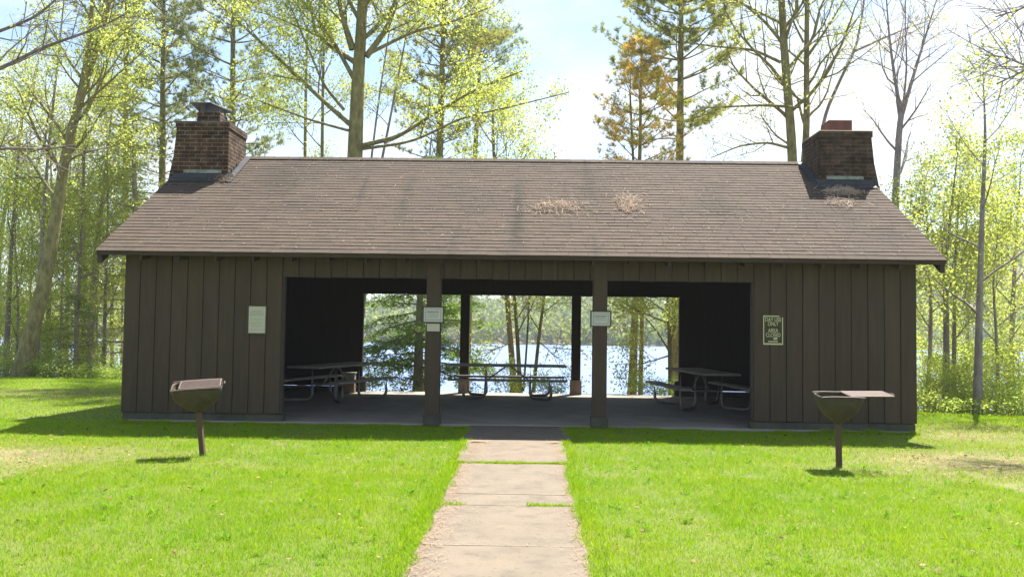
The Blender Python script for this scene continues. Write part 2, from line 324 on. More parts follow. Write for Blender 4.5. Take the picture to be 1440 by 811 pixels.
for sx in (-1, 1):      # gable end walls
    m = MB(); n = 26; y0, y1 = .10, D-.10; p = (y1-y0)/n
    for i in range(n):
        ya, yb = y0+i*p+.008, y0+(i+1)*p-.008; tt = tn(.13)
        za, zb_ = roofz(ya)-.03, roofz(yb)-.03; xo, xi = sx*W, sx*(W-.024)
        vs = [(xo, ya, ZB), (xo, yb, ZB), (xo, yb, zb_), (xo, ya, za), (xi, ya, ZB), (xi, yb, ZB), (xi, yb, zb_), (xi, ya, za)]
        m.add(vs, [(0, 1, 2, 3), (4, 5, 6, 7), (0, 1, 5, 4), (1, 2, 6, 5), (2, 3, 7, 6), (3, 0, 4, 7)], tt)
    xo, xi = sx*(W-.026), sx*(W-.11)
    prof = [(y0, ZB+.01), (y1, ZB+.01), (y1, roofz(y1)-.03), (D/2, ZR-.03), (y0, roofz(y0)-.03)]
    m.add([(xo, a, c) for a, c in prof]+[(xi, a, c) for a, c in prof], [(0, 1, 2, 3, 4), (5, 6, 7, 8, 9)]+[(i, (i+1) % 5, (i+1) % 5+5, i+5) for i in range(5)], (.5, .5, .5))
    m.build('wall', 'stained_boards', shelter)
m = MB(); boards_x(m, -A, A, -.02, ZO, ZE+.03); m.build('header', 'stained_boards', shelter)
m = MB(); boards_x(m, -A, A, D+.02, ZO, ZE+.03, sgn=1); m.build('header', 'stained_boards', shelter)
for sx in (-1, 1):
    m = MB(); m.box(min(sx*A, sx*(A-.03)), max(sx*A, sx*(A-.03)), -.018, .10, .125, ZO-.003, .004); m.build('jamb', 'brown_trim', shelter)
    m = MB(); m.box(min(sx*A, sx*(A-.03)), max(sx*A, sx*(A-.03)), D-.10, D+.018, .36, ZO-.003, .004); m.build('jamb', 'brown_trim', shelter)
for (px_, yc, zp, wd, w2, mm_) in ((-PP, .065, .15, .225, .27, 'foundation'), (PP, .065, .15, .225, .27, 'foundation'), (-PB, D-.10, .35, .215, .27, 'plinth'), (PB, D-.10, .35, .215, .27, 'plinth')):
    m = MB(); q = wd/2
    if yc < 1: m.box(px_-q, px_+q, yc-q-.012, yc+q, zp, ZE-.02, .006, tn(.05)); 
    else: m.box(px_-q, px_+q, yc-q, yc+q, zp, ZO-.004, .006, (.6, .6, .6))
    po = m.build('post', 'stained_boards', shelter)
    m = MB(); q = w2/2; m.box(px_-q, px_+q, yc-q, yc+q, -.02, zp-.003, .012); m.build('plinth', mm_, po)
# slab and foundation
m = MB(); m.box(-W+.12, W-.12, -.01, D+.10, -.34, 0, .012); fl = m.build('floor_slab', 'concrete', shelter)
for sx in (-1, 1):
    m = MB(); a, b2 = sorted((sx*(W-.02), sx*(A-.055)))
    m.box(a, b2, .0, .16, -.25, ZB-.004, .012); m.box(a, b2, D-.16, D, -.6, ZB-.004, .012)
    a, b2 = sorted((sx*(W-.02), sx*(W-.18))); m.box(a, b2, .163, D-.163, -.6, ZB-.004, .01)
    a, b2 = sorted((sx*A, sx*(A-.13))); m.box(a, b2, D-.16, D+.03, .004, .352, .012)
    m.build('foundation', 'foundation', shelter)
# fireplace breast inside each gable, under its chimney
# roof: deck + shingle courses
m = MB(); th = .05
for s in (0, 1):
    f = (lambda y: y) if s == 0 else (lambda y: D-y)
    vs = []
    for x in (-WE, WE):
        vs += [(x, f(-OV), ZE-.015-th), (x, f(D/2), ZR-.015-th), (x, f(D/2), ZR-.015), (x, f(-OV), ZE-.015)]
    m.add(vs, [(0, 1, 2, 3), (4, 5, 6, 7), (0, 4, 5, 1), (1, 5, 6, 2), (2, 6, 7, 3), (3, 7, 4, 0)], (.8, .76, .72))
SLEN = math.hypot(D/2+OV, ZR-ZE); cy_, sy_ = (D/2+OV)/SLEN, (ZR-ZE)/SLEN
NC = 34; ex = SLEN/NC
for s in (0, 1):
    for c_ in range(NC):
        x = -WE-.02-random.uniform(0, .3); row = random.uniform(.93, 1.06)
        while x < WE+.02:
            wdt = random.choice((.30, .31, .33)) if s == 0 else 1.5
            xa, xb = max(x, -WE-.02), min(x+wdt-.004, WE+.02); x += wdt
            if xb-xa < .02: continue
            g = row*random.uniform(.93, 1.06); lift = random.uniform(.010, .014); drop = random.uniform(-.003, .003)
            s0 = c_*ex+drop-(.02 if c_ == 0 else 0); s1 = min((c_+1)*ex+.03, SLEN)
            P = lambda ss, h: ((-OV+ss*cy_-h*sy_) if s == 0 else D-(-OV+ss*cy_-h*sy_), ZE-.012+ss*sy_+h*cy_)
            a, b2, c2, d2 = P(s0, .0), P(s0, lift), P(s1, .002), P(s1, -.004)
            vs = [(q, *r_) for q in (xa, xb) for r_ in (a, b2, c2, d2)]
            m.add(vs, [(1, 5, 6, 2), (0, 4, 5, 1), (0, 1, 2, 3), (4, 5, 6, 7)], (g*random.uniform(.98, 1.03), g, g*random.uniform(.97, 1.02)))
roof = m.build('roof', 'shingles', shelter)
m = MB()
x = -5.6
while x < 5.62:
    x2 = min(x+.3, 5.62); g = random.uniform(.85, 1.05)
    for sg in (-1, 1):
        vs = [(x, D/2, ZR+.018), (x2-.004, D/2, ZR+.022), (x2-.004, D/2+sg*.13, ZR+.022-.13*SLOPE), (x, D/2+sg*.13, ZR+.018-.13*SLOPE)]
        vs += [(a, b2+sg*.0, c2-.012) for a, b2, c2 in vs]
        m.add(vs, [(0, 1, 2, 3), (4, 5, 6, 7), (2, 3, 7, 6), (0, 3, 7, 4), (1, 2, 6, 5)], (g, g, g))
    x = x2
m.build('ridge_cap', 'shingles', roof)
m = MB(); m.box(-WE, WE, -OV+.004, -OV+.03, ZE-.085, ZE-.02, .004); m.build('fascia', 'brown_trim', roof)
m = MB(); m.box(-WE, WE, D+OV-.03, D+OV-.004, ZE-.085, ZE-.02, .004); m.build('fascia', 'brown_trim', roof)
for sx in (-1, 1):
    for s in (0, 1):
        m = MB(); f = (lambda y: y) if s == 0 else (lambda y: D-y)
        xa, xb = sx*(WE-.002), sx*(WE-.075); pr = [(-OV+.034, ZE-.02), (D/2-.002, ZR-.068), (D/2-.002, ZR-.27), (-OV+.034, ZE-.21)]
        m.add([(x, f(a), c2) for x in (xa, xb) for a, c2 in pr], [(0, 1, 2, 3), (4, 5, 6, 7)]+[(i, (i+1) % 4, (i+1) % 4+4, i+4) for i in range(4)])
        m.build('rake_board', 'brown_trim', roof)
rm = MB(); rm.add([(x, a, c2) for x in (-.022, .022) for a, c2 in ((-OV+.06, -.075), (-.024, -.075+.33*SLOPE), (-.024, -.10), (-OV+.06, -.16))], [(0, 1, 2, 3), (4, 5, 6, 7)]+[(i, (i+1) % 4, (i+1) % 4+4, i+4) for i in range(4)])
raf = rm.build('rafter_end', 'stained_boards', roof); raf.location = (-6.0, 0, ZE)
for i in range(1, 21):
    o = raf.copy(); COL.objects.link(o); o.parent = roof; o.location = (-6.0+i*.6, 0, ZE)


def box_uv(o, off=0):
    me = o.data; uv = me.uv_layers.new(name='UVMap')
    for p in me.polygons:
        n = p.normal
        for li in p.loop_indices:
            c2 = me.vertices[me.loops[li].vertex_index].co
            uv.data[li].uv = (c2.x+off, c2.z) if abs(n.y) > .6 else ((c2.y+.1, c2.z) if abs(n.x) > .6 else (c2.x, c2.y))
def chimney(sx, xo, xi, ztop, matn):
    cp = MB(); y0, y1 = 2.40, 3.42
    lv = [(-.2, xo+.16, 0), (3.9, xo+.16, 0), (4.25, xo+.15, 0), (4.75, xo+.05, 0), (ztop-.10, xo, 0), (ztop-.10, xo+.018, .018), (ztop, xo+.018, .018)]
    vs = []
    for z, o_, e in lv: vs += [(sx*o_, y0-e, z), (sx*(xi-e), y0-e, z), (sx*(xi-e), y1+e, z), (sx*o_, y1+e, z)]
    fs = []
    for i in range(len(lv)-1):
        for j in range(4): fs.append((i*4+j, i*4+(j+1) % 4, i*4+4+(j+1) % 4, i*4+4+j))
    n = (len(lv)-1)*4; fs += [(0, 1, 2, 3), (n, n+1, n+2, n+3)]
    cp.add(vs, fs); ch = cp.build('chimney', matn, shelter); box_uv(ch)
    m = MB(); a, b2 = sorted((sx*(xo+.02), sx*xi)); m.box(a-.012, b2+.012, y0-.014, y1+.014, ztop+.003, ztop+.03, .012); m.build('crown_slab', 'foundation' if sx < 0 else 'plinth', ch)
    # flashing saddle at the foot: dark sheet on the slope, pale strip on the bricks
    m = MB(); a, b2 = sorted((sx*(WE-.02), sx*(xi-.10)))
    P = lambda y, h: (y, roofz(y)+h)
    for (xa, xb, ya, yb) in ((a, b2, y0-.20, y0+.02), (min(sx*xi, sx*(xi-.13)), max(sx*xi, sx*(xi-.13)), y0-.2, D/2-.05)):
        vs = [(x, *P(y, h)) for x in (xa, xb) for y, h in ((ya, .014), (ya, .022), (yb, .030), (yb, .014))]
        m.add(vs, [(1, 5, 6, 2), (0, 4, 5, 1), (0, 1, 2, 3), (4, 5, 6, 7)])
    m.add([(x, y, z) for x in (a+.02, b2-.01) for y, z in ((y0-.10, roofz(y0-.10)+.03), (y0-.012, roofz(y0)+.085), (y0-.004, roofz(y0)+.085), (y0-.004, roofz(y0)-.02))], [(0, 4, 5, 1), (1, 5, 6, 2), (0, 1, 2, 3), (4, 5, 6, 7)])
    # stepped side flashing
    for q in range(4):
        yy = y0+.03+q*.14; z0 = roofz(yy)
        xa, xb = sorted((sx*(xi-.004), sx*(xi-.016))); m.box(xa, xb, yy, yy+.15, z0-.05, z0+.11, 0)
    m.build('flashing', 'flashing', ch)
    m = MB(); xa, xb = sorted((sx*(xo-.16), sx*(xi+.12)))
    xa, xb = (xa, xb) if sx < 0 else (xa, xb)
    m.box(xa+.0, xb, y0-.022, y0-.014, roofz(y0)+.088, roofz(y0)+.15, 0); m.build('flashing_strip', 'light_metal', ch)
    return ch
cl = chimney(-1, 6.61, 5.60, 5.41, 'brick_brown')
m = MB(); m.box(-6.35, -5.90, 2.72, 3.16, 5.455, 5.70, .01); box_uv(m.build('flue', 'brick_brown', cl))
m = MB()
for x in (-6.33, -5.95):
    for y in (2.78, 3.14): m.box(x-.012, x+.012, y-.012, y+.012, 5.703, 5.803, 0)
vs = [(-6.44, 2.58, 5.835), (-6.02, 2.58, 5.835), (-5.80, 3.26, 5.805), (-6.50, 3.26, 5.805), (-6.43, 2.60, 5.86), (-6.03, 2.60, 5.86), (-5.81, 3.25, 5.83), (-6.49, 3.25, 5.83)]
m.add(vs, [(0, 1, 2, 3), (4, 5, 6, 7), (0, 1, 5, 4), (1, 2, 6, 5), (2, 3, 7, 6), (3, 0, 4, 7)]); m.build('metal_cap', 'black_metal', cl)
cr_ = chimney(1, 6.63, 5.66, 5.34, 'brick_sooty')
m = MB()
for a, b2, c2, d2 in ((5.93, 6.38, 2.70, 2.76), (5.93, 6.38, 3.10, 3.16), (5.93, 5.99, 2.763, 3.097), (6.32, 6.38, 2.763, 3.097)): m.box(a, b2, c2, d2, 5.385, 5.64, .006)
m.build('flue', 'terracotta', cr_)
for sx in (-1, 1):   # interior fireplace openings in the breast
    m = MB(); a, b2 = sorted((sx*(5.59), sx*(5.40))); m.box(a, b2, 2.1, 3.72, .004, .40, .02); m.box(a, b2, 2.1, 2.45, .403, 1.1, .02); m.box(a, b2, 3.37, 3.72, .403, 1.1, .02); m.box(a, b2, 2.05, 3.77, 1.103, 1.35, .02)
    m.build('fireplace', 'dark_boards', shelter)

# ------------------------------------------------------------------ signs
def dashes(mb, x0, x1, z, h, y, gap=.006, word=(.012, .035)):
    x = x0
    while x < x1:
        w_ = min(random.uniform(*word), x1-x)
        if w_ > .004: mb.box(x, x+w_, y, y+.0012, z-h/2, z+h/2)
        x += w_+gap
def text_mesh(txt, size, x, z, y, name, m, parent, xscale=1):
    cu = bpy.data.curves.new('lettering', 'FONT'); cu.body = txt; cu.size = size; cu.align_x = 'CENTER'; cu.align_y = 'CENTER'; cu.extrude = .0006; cu.offset = size*.010
    o = bpy.data.objects.new('lettering', cu); COL.objects.link(o)
    bpy.context.view_layer.update()
    me = bpy.data.meshes.new_from_object(o.evaluated_get(bpy.context.evaluated_depsgraph_get())); bpy.data.objects.remove(o)
    r = link(name, me, m, parent); r.rotation_euler = (R(90), 0, 0); r.location = (x, y, z); r.scale = (xscale, 1, 1); return r
def notice(x0, x1, z0, z1, yb, label, cat, fr=.022, rows=None, paper='sign_white', tilt=0, border=None, skew=0):
    xc, zc = (x0+x1)/2, (z0+z1)/2; hw, hh = (x1-x0)/2, (z1-z0)/2
    o = tag(empty('framed_notice', (xc, yb, zc)), label, cat); o.rotation_euler = (0, tilt, 0)
    if fr:
        m = MB(); m.box(-hw, hw, -.022, 0, hh-fr, hh, .003); m.box(-hw, hw, -.022, 0, -hh, -hh+fr, .003); m.box(-hw, -hw+fr, -.022, 0, -hh+fr+.001, hh-fr-.001, .003); m.box(hw-fr, hw, -.022, 0, -hh+fr+.001, hh-fr-.001, .003)
        m.build('frame', 'sign_frame', o)
    m = MB(); m.box(-hw+fr, hw-fr, -.012, -.001, -hh+fr, hh-fr); pp = m.build('paper', paper, o)
    m = MB()
    for z, a, b2, h in rows: dashes(m, a, b2, z, h, -.0136)
    if border:
        bx, bz = border; l = .005
        for a, b2, c2, d2 in ((-bx, bx, bz-l, bz), (-bx, bx, -bz, -bz+l), (-bx, -bx+l, -bz+l, bz-l), (bx-l, bx, -bz+l, bz-l)): m.box(a, b2, -.0134, -.0122, c2, d2)
    if m.v: m.build('print', 'sign_ink' if border else 'sign_ink_faint', pp)
    return o
o = notice(-4.36, -4.04, 1.395, 1.87, -.026, 'tall pale yellowish paper notice in dark frame on left board wall', 'notice', .022,
       [(.145, -.085, .085, .010), (.12, -.11, .11, .013), (.095, -.11, .11, .012), (.07, -.11, .11, .011), (.02, -.09, .10, .007), (.0, -.10, .10, .007), (-.05, -.10, .08, .010), (-.095, -.08, .08, .011), (-.165, -.11, .11, .006)], 'sign_paper')
m = MB(); m.box(-.02, .02, -.0136, -.0122, .185, .207); m.build('emblem', 'sign_cream', o)
notice(-1.515, -1.165, 1.615, 1.885, -.062, 'wide white framed notice high on the left front pillar', 'notice', .020, [(.045, -.105, .085, .016), (.012, -.09, .08, .005), (-.012, -.09, .08, .005), (-.036, -.09, .08, .005)], border=(.125, .088))
notice(-1.44, -1.235, 1.485, 1.607, -.0505, 'small unframed paper card below the framed notice on left front pillar', 'notice', 0, [(.030, -.075, -.035, .010), (.004, -.06, -.05, .006)], 'sign_paper')
notice(1.180, 1.520, 1.59, 1.85, -.062, 'wide white dark-framed notice on the right front pillar', 'notice', .020, [(.040, -.105, .090, .015), (.012, -.085, .075, .005), (-.012, -.09, .08, .005)], border=(.12, .083))
sg = tag(empty('day_use_sign', (4.105, -.026, 1.575)), 'olive and cream DAY USE ONLY sign on the right board wall', 'sign')
m = MB(); m.box(-.16, .16, -.008, 0, -.235, .235, .002); m.build('panel', 'sign_olive', sg)
m = MB(); 
for a, b2, c2, d2 in ((-.158, .10, .213, .233), (-.158, .158, -.233, -.207), (-.158, -.142, -.207, .213), (.142, .158, -.207, .205)): m.box(a, b2, -.0095, -.0085, c2, d2)
m.box(-.08, .075, -.0095, -.0085, -.188, -.172); m.box(.005, .066, -.0095, -.0085, -.152, -.118)
m.build('border', 'sign_cream', sg)
for tx, z, sz, xs_, mm_ in (('DAY USE', .165, .088, .74, 'sign_cream'), ('ONLY', .098, .088, .72, 'sign_cream'), ('AREA', -.008, .088, .75, 'sign_cream'), ('CLOSED', -.080, .088, .72, 'sign_cream')):
    text_mesh(tx, sz, 0, z, -.0092, 'lettering', mm_, sg, xs_)
text_mesh('AFTER', .05, -.07, -.136, -.0092, 'lettering', 'foundation', sg, .8); text_mesh('PM', .05, .102, -.136, -.0092, 'lettering', 'foundation', sg, .8)

# ------------------------------------------------------------------ picnic tables
def make_table():
    o = empty('picnic_table')
    def plank(mb, x0, x1, y0, y1, z0, z1): mb.box(x0, x1, y0, y1, z0, z1, .008)
    m = MB()
    for i in range(5): plank(m, -1.22+random.uniform(-.006, .006), 1.22+random.uniform(-.006, .006), -.375+i*.151, -.375+i*.151+.145, .70, .742)
    m.build('tabletop', 'weathered_wood', o)
    for s in (-1, 1):
        m = MB(); plank(m, -1.22, 1.22, s*.70-.125, s*.70-.003, .408, .45); plank(m, -1.22, 1.22, s*.70+.003, s*.70+.125, .408, .45); m.build('seat', 'weathered_wood', o)
    r = .031
    for sx in (-1, 1):
        for sy in (-1, 1):
            a = np.array([sx*.47, sy*.27]); b2 = np.array([sx*.90, sy*.70]); u = (b2-a)/np.linalg.norm(b2-a); cr2 = .12
            pts = [(*a, .698), (*a, cr2+r)]
            for q in range(1, 6): t = q/6*math.pi/2; pts.append((*(a+u*cr2*(1-math.cos(t))), r+cr2*(1-math.sin(t))))
            pts += [(*(a+u*cr2), r), (*(b2-u*cr2), r)]
            for q in range(1, 6): t = q/6*math.pi/2; pts.append((*(b2-u*cr2*(1-math.sin(t))), r+cr2*(1-math.cos(t))))
            pts += [(*b2, r+cr2), (*b2, .406)]
            m = MB(); m.tube(pts, r, 10); lg = m.build('leg', 'pipe', o, smooth=True)
            m = MB(); m.box(b2[0]-.03, b2[0]+.03, b2[1]-.11, b2[1]+.11, .399, .406); m.build('seat_bracket', 'pipe', lg)
        m = MB(); m.tube([(sx*.47, -.27, .36), (sx*.47, .27, .36)], .02, 8); m.build('crossbar', 'pipe', o)
        m = MB(); m.tube([(sx*.05, 0, .695), (sx*.47, 0, .375)], .018, 8); m.build('brace', 'pipe', o)
        m = MB(); m.box(sx*.47-.025, sx*.47+.025, -.34, .34, .683, .698); m.build('top_bracket', 'pipe', o)
    return o
tb = make_table(); tb.location = (-.25, 5.48, 0); tb.scale = (1.05, 1, 1); G = 'picnic tables on the concrete floor'
tag(tb, 'picnic table in the middle of the floor, seen broadside against the lake', 'picnic table', G)
for (x, y, rz, lb) in ((-3.86, 4.35, 72, 'picnic table turned askew in the dark left corner of the shelter'), (3.72, 3.88, 97, 'picnic table set end-on in the dark right corner of the shelter')):
    o = copy_tree(tb); o.location = (x, y, 0); o.rotation_euler = (0, 0, R(rz)); o['label'] = lb
o = tag(empty('wooden_crate', (-3.99, 6.30, 0), R(4)), 'small pale topped box behind the left picnic table beside the back opening', 'box')
m = MB(); m.box(-.15, .15, -.15, .15, .0, .21, .01); m.build('lower_box', 'plinth', o)
m = MB(); m.box(-.15, .15, -.15, .15, .213, .44, .01, (.7, .7, .7)); m.build('upper_box', 'weathered_wood', o)
m = MB(); m.box(-.17, .17, -.17, .17, .443, .47, .006); m.build('lid', 'light_metal', o)

# ------------------------------------------------------------------ barbecue grills
def grill(loc, rz, label, dxg, w_, d_, lean, boxtilt, gtilt=0, gsize=None):
    o = tag(empty('barbecue_grill', loc), label, 'barbecue grill', 'park barbecue grills on posts')
    top = np.array([lean[0], lean[1], .50+.04])
    m = MB(); hw = .029
    vs = [(x, y, 0-.1) for x, y in ((-hw, -hw), (hw, -hw), (hw, hw), (-hw, hw))]+[(x+top[0], y+top[1], top[2]) for x, y in ((-hw, -hw), (hw, -hw), (hw, hw), (-hw, hw))]
    m.add(vs, [(0, 1, 2, 3), (4, 5, 6, 7), (0, 1, 5, 4), (1, 2, 6, 5), (2, 3, 7, 6), (3, 0, 4, 7)]); m.build('post', 'grill_post', o)
    fb = MB()
    prof = [(0, .13), (.02, .20), (.06, .42), (.11, .64), (.17, .82), (.24, .94), (.30, .99), (.34, 1.0)]
    N = 28
    def ring(k, z, ins=0):
        pts = []
        for i in range(N):
            a = 2*math.pi*(i+.5)/N; c2, s2 = math.cos(a), math.sin(a)
            e = .32 if k > .5 else .55
            x = math.copysign(abs(c2)**e, c2)*(w_/2*k-ins); y = math.copysign(abs(s2)**e, s2)*(d_/2*k-ins); pts.append((x, y, z))
        return pts
    rings = [ring(k, z) for z, k in prof]+[ring(1, .343, .008)]+[ring(k, z+.012, .008) for z, k in prof[::-1][1:]]
    vs = [p for r_ in rings for p in r_]; fs = [(i*N+j, i*N+(j+1) % N, (i+1)*N+(j+1) % N, (i+1)*N+j) for i in range(len(rings)-1) for j in range(N)]
    fs += [tuple(range(N)), tuple(range((len(rings)-1)*N, len(rings)*N))]
    fb.add(vs, fs); f = fb.build('firebox', 'grill_iron', o, smooth=True); f.location = (lean[0], lean[1], .52); f.rotation_euler = (boxtilt[0], boxtilt[1], rz)
    # rim flanges along the two long edges
    for s in (-1, 1): m = MB(); m.tube([(-w_/2*.98, s*d_/2, .345), (-w_/4, s*d_/2, .351), (w_/4, s*d_/2, .351), (w_/2*.98, s*d_/2, .345)], .009, 6); m.build('rim', 'grate_metal', f)
    gw, gd = gsize or (w_*.95, d_*.92); m = MB()
    for s in (-1, 1):
        m.tube([(-gw/2, s*gd/2, 0), (gw/2, s*gd/2, 0)], .011, 6); m.tube([(s*gw/2, -gd/2, 0), (s*gw/2, gd/2, 0)], .011, 6)
    nb = 13
    for i in range(1, nb): y = -gd/2+gd*i/nb; m.tube([(-gw/2, y, .004), (gw/2, y, .004)], .0058, 5)
    for x in (-.2*gw, .2*gw): m.tube([(x, -gd/2, -.008), (x, gd/2, -.008)], .008, 5)
    m.tube([(gw/2, -.06, 0), (gw/2+.05, -.06, .0), (gw/2+.05, .06, .0), (gw/2, .06, 0)], .008, 6)
    g = m.build('grate', 'grate_metal', f); g.location = (dxg[0], dxg[1], .358); g.rotation_euler = (0, gtilt, 0)
    return o
grill((-3.79, -3.32, -.06), R(17), 'rusty post grill leaning on the left lawn, its grate sunk in the firebox', (.04, -.02), .60, .46, (-.09, .03), (R(10), R(-4)), 0, (.47, .38))
grill((3.93, -3.5, -.06), R(-3), 'rusty post grill on the right lawn, its grate slid out sideways', (.34, .03), .50, .44, (-.015, 0), (R(4), R(0)), R(-1.0), (.50, .40))

# ------------------------------------------------------------------ trees
def unit(v): return v/(np.linalg.norm(v)+1e-9)
class Tubes:
    def __init__(s): s.v = []; s.f = []; s.n = 0; s.t = []
    def add(s, pts, rad, n, tint):
        v, f = ring_tube(np.asarray(pts, float), np.asarray(rad, float), n)
        s.v.append(v); s.f.append(np.asarray(f, np.int64)+s.n); s.n += len(v); s.t.append(np.tile(tint, (len(v), 1)))
    def build(s, name, m, parent):
        return np_mesh(name, np.concatenate(s.v), 4, np.concatenate(s.t), m, parent, True, np.concatenate(s.f))
def rot_about(v, ax, a):
    ax = unit(ax); return v*math.cos(a)+np.cross(ax, v)*math.sin(a)+ax*np.dot(ax, v)*(1-math.cos(a))
def perp(d, az):
    a = np.cross(d, [0, 0, 1.]) if abs(d[2]) < .95 else np.cross(d, [1., 0, 0]); a = unit(a); return rot_about(a, d, az)
def grow(T, seeds, p, d, ln, r, lvl, P):
    sgl = P.get('seg', .35); n = max(3, int(ln/sgl)+1); pts = [p]; d = unit(d); st = ln/(n-1)
    wob = P.get('wob', .14); up = P.get('up', .05)
    for i in range(n-1):
        d = unit(d+rng.normal(0, wob, 3)+np.array([0, 0, up[lvl] if isinstance(up, (list, tuple)) else up])); pts.append(pts[-1]+d*st)
    pts = np.array(pts); rad = np.maximum(r*np.linspace(1, .25, n), P.get('rmin', .005))
    T.add(pts, rad, 6 if r > .05 else (4 if r > .015 else 3), P['bt'])
    if lvl >= P['lv']:
        seeds.append((pts[max(0, n//3):], unit(pts[-1]-pts[0]))); return
    nc = P['nch'][lvl]; nc = max(2, int(nc*(.6+.4*min(1, ln/P.get('ref', 3))))); az = random.uniform(0, 6.28)
    for c in range(nc):
        t = .22+.76*(c+random.random()*.7)/nc; f = t*(n-1); i = min(int(f), n-2); q = pts[i]+(pts[i+1]-pts[i])*(f-i)
        dd = unit(pts[i+1]-pts[i]); az += 2.4+random.uniform(-.5, .5); an = R(random.uniform(*P['ang']))
        nd = rot_about(dd, perp(dd, az), an)
        if P.get('flat'): nd = unit(nd*np.array([1, 1, P['flat']]))
        cl = ln*P['ratio']*(1-.55*t)*random.uniform(.75, 1.15)
        if cl < .15: continue
        grow(T, seeds, q, nd, cl, max(r*(1-.7*t)*.6, .005), lvl+1, P)
    seeds.append((pts[-2:], d))
def leaves(name, seeds, per, spread, size, m, parent, tints, flat=0, aspect=.55, droop=0):
    P0 = np.concatenate([s[0] for s in seeds]); k = len(P0)
    hue = rng.random(k)                              # every twig its own tone
    idx = rng.integers(0, k, int(per)) if per > 3*k else rng.permutation(k)[:int(per)]
    N = len(idx); c = P0[idx]+rng.normal(0, 1, (N, 3))*spread*np.array([1, 1, .6 if flat else .9])
    c[:, 2] -= droop*np.abs(rng.normal(0, 1, N))
    a = rng.normal(0, 1, (N, 3)); 
    if flat: a[:, 2] *= 1-flat
    a /= np.linalg.norm(a, axis=1)[:, None]; b = rng.normal(0, 1, (N, 3))
    if flat: b[:, 2] *= 1-flat
    b -= (b*a).sum(1)[:, None]*a; b /= np.linalg.norm(b, axis=1)[:, None]+1e-9
    s = (size*rng.uniform(.55, 1.3, N))[:, None]
    v = np.stack([c-a*s*.5, c+b*s*aspect*.5, c+a*s*.5, c-b*s*aspect*.5], 1).reshape(-1, 3)
    h = np.clip(hue[idx]*.75+rng.random(N)*.25, 0, 1); T0, T1 = np.array(tints[0]), np.array(tints[1])
    col = (T0+(T1-T0)*(.15+.7*h[:, None]))*rng.uniform(.88, 1.12, N)[:, None]
    return np_mesh(name, v, 4, np.repeat(col, 4, 0), m, parent)
def tufts(name, seeds, ntuft, nn, ln, wd, m, parent, tints):
    P0 = np.concatenate([s[0] for s in seeds]); D0 = np.concatenate([np.tile(s[1], (len(s[0]), 1)) for s in seeds])
    idx = rng.integers(0, len(P0), ntuft); c = P0[idx]+rng.normal(0, .05, (ntuft, 3)); d = D0[idx]+np.array([0, 0, .45])
    hue = rng.random(ntuft)
    c = np.repeat(c, nn, 0); d = np.repeat(d, nn, 0)+rng.normal(0, .75, (ntuft*nn, 3)); d /= np.linalg.norm(d, axis=1)[:, None]
    N = len(c); b = np.cross(d, rng.normal(0, 1, (N, 3))); b /= np.linalg.norm(b, axis=1)[:, None]+1e-9
    l = (ln*rng.uniform(.7, 1.2, N))[:, None]
    v = np.stack([c-b*wd/2, c+b*wd/2, c+d*l], 1).reshape(-1, 3)
    T0, T1 = np.array(tints[0]), np.array(tints[1]); col = (T0+(T1-T0)*np.repeat(hue, nn)[:, None])*rng.uniform(.8, 1.2, N)[:, None]
    return np_mesh(name, v, 3, np.repeat(col, 3, 0), m, parent)
def smooth_path(pts, n):
    pts = np.asarray(pts, float); t = np.linspace(0, 1, len(pts)); s = np.linspace(0, 1, n)
    q = np.stack([np.interp(s, t, pts[:, i]) for i in range(3)], 1)
    for _ in range(2): q[1:-1] = (q[:-2]+2*q[1:-1]+q[2:])/4
    return q
def px_path(Y, pts, dy=0):
    """trunk line through picture points, all at about depth Y, foot set on the ground"""
    q = np.array([at(x, y, Y+dy*i) for i, (x, y) in enumerate(pts)])
    q[0, 2] = float(height(q[0, 0], q[0, 1]))-.08
    return q
def limbs_from(T, seeds, path, rad, n, t0, t1, ln, P, ang=(35, 60), az0=None, toward=None):
    az = random.uniform(0, 6.28) if az0 is None else az0
    for i in range(n):
        t = t0+(t1-t0)*(i+random.random()*.6)/n; f = t*(len(path)-1); j = min(int(f), len(path)-2); q = path[j]+(path[j+1]-path[j])*(f-j)
        dd = unit(path[j+1]-path[j]); az += 2.4+random.uniform(-.5, .5); d = rot_about(dd, perp(dd, az), R(random.uniform(*ang)))
        l = (ln[0]+(ln[1]-ln[0])*(t-t0)/max(t1-t0, .01))*random.uniform(.75, 1.2)
        grow(T, seeds, q, d, l, max(.012, min(rad[j]*.45, .02+l*.014)), 0, P)
def trunk_tube(T, path, r0, r1, tint, flare=.35, n=10):
    m = len(path); t = np.linspace(0, 1, m); rad = r0+(r1-r0)*t; rad = rad*(1+flare*np.exp(-t*m/2.2)); T.add(path, rad, n, tint); return rad
LM = 3.6
DH = 1.0
HARD = dict(lv=2, nch=[7, 5], ang=(28, 55), ratio=.62, up=[.06, .04, .03], wob=.13, bt=(1, 1, 1))
BT_MOSS = (1.0, 1.0, .72); BT_GREY = (.95, .92, .95); BT_DARK = (.75, .70, .70)
YEL = ((.75, .85, .6), (1.25, 1.15, 1.1)); BUD = ((1.1, .75, .8), (1.5, 1.0, 1.2))
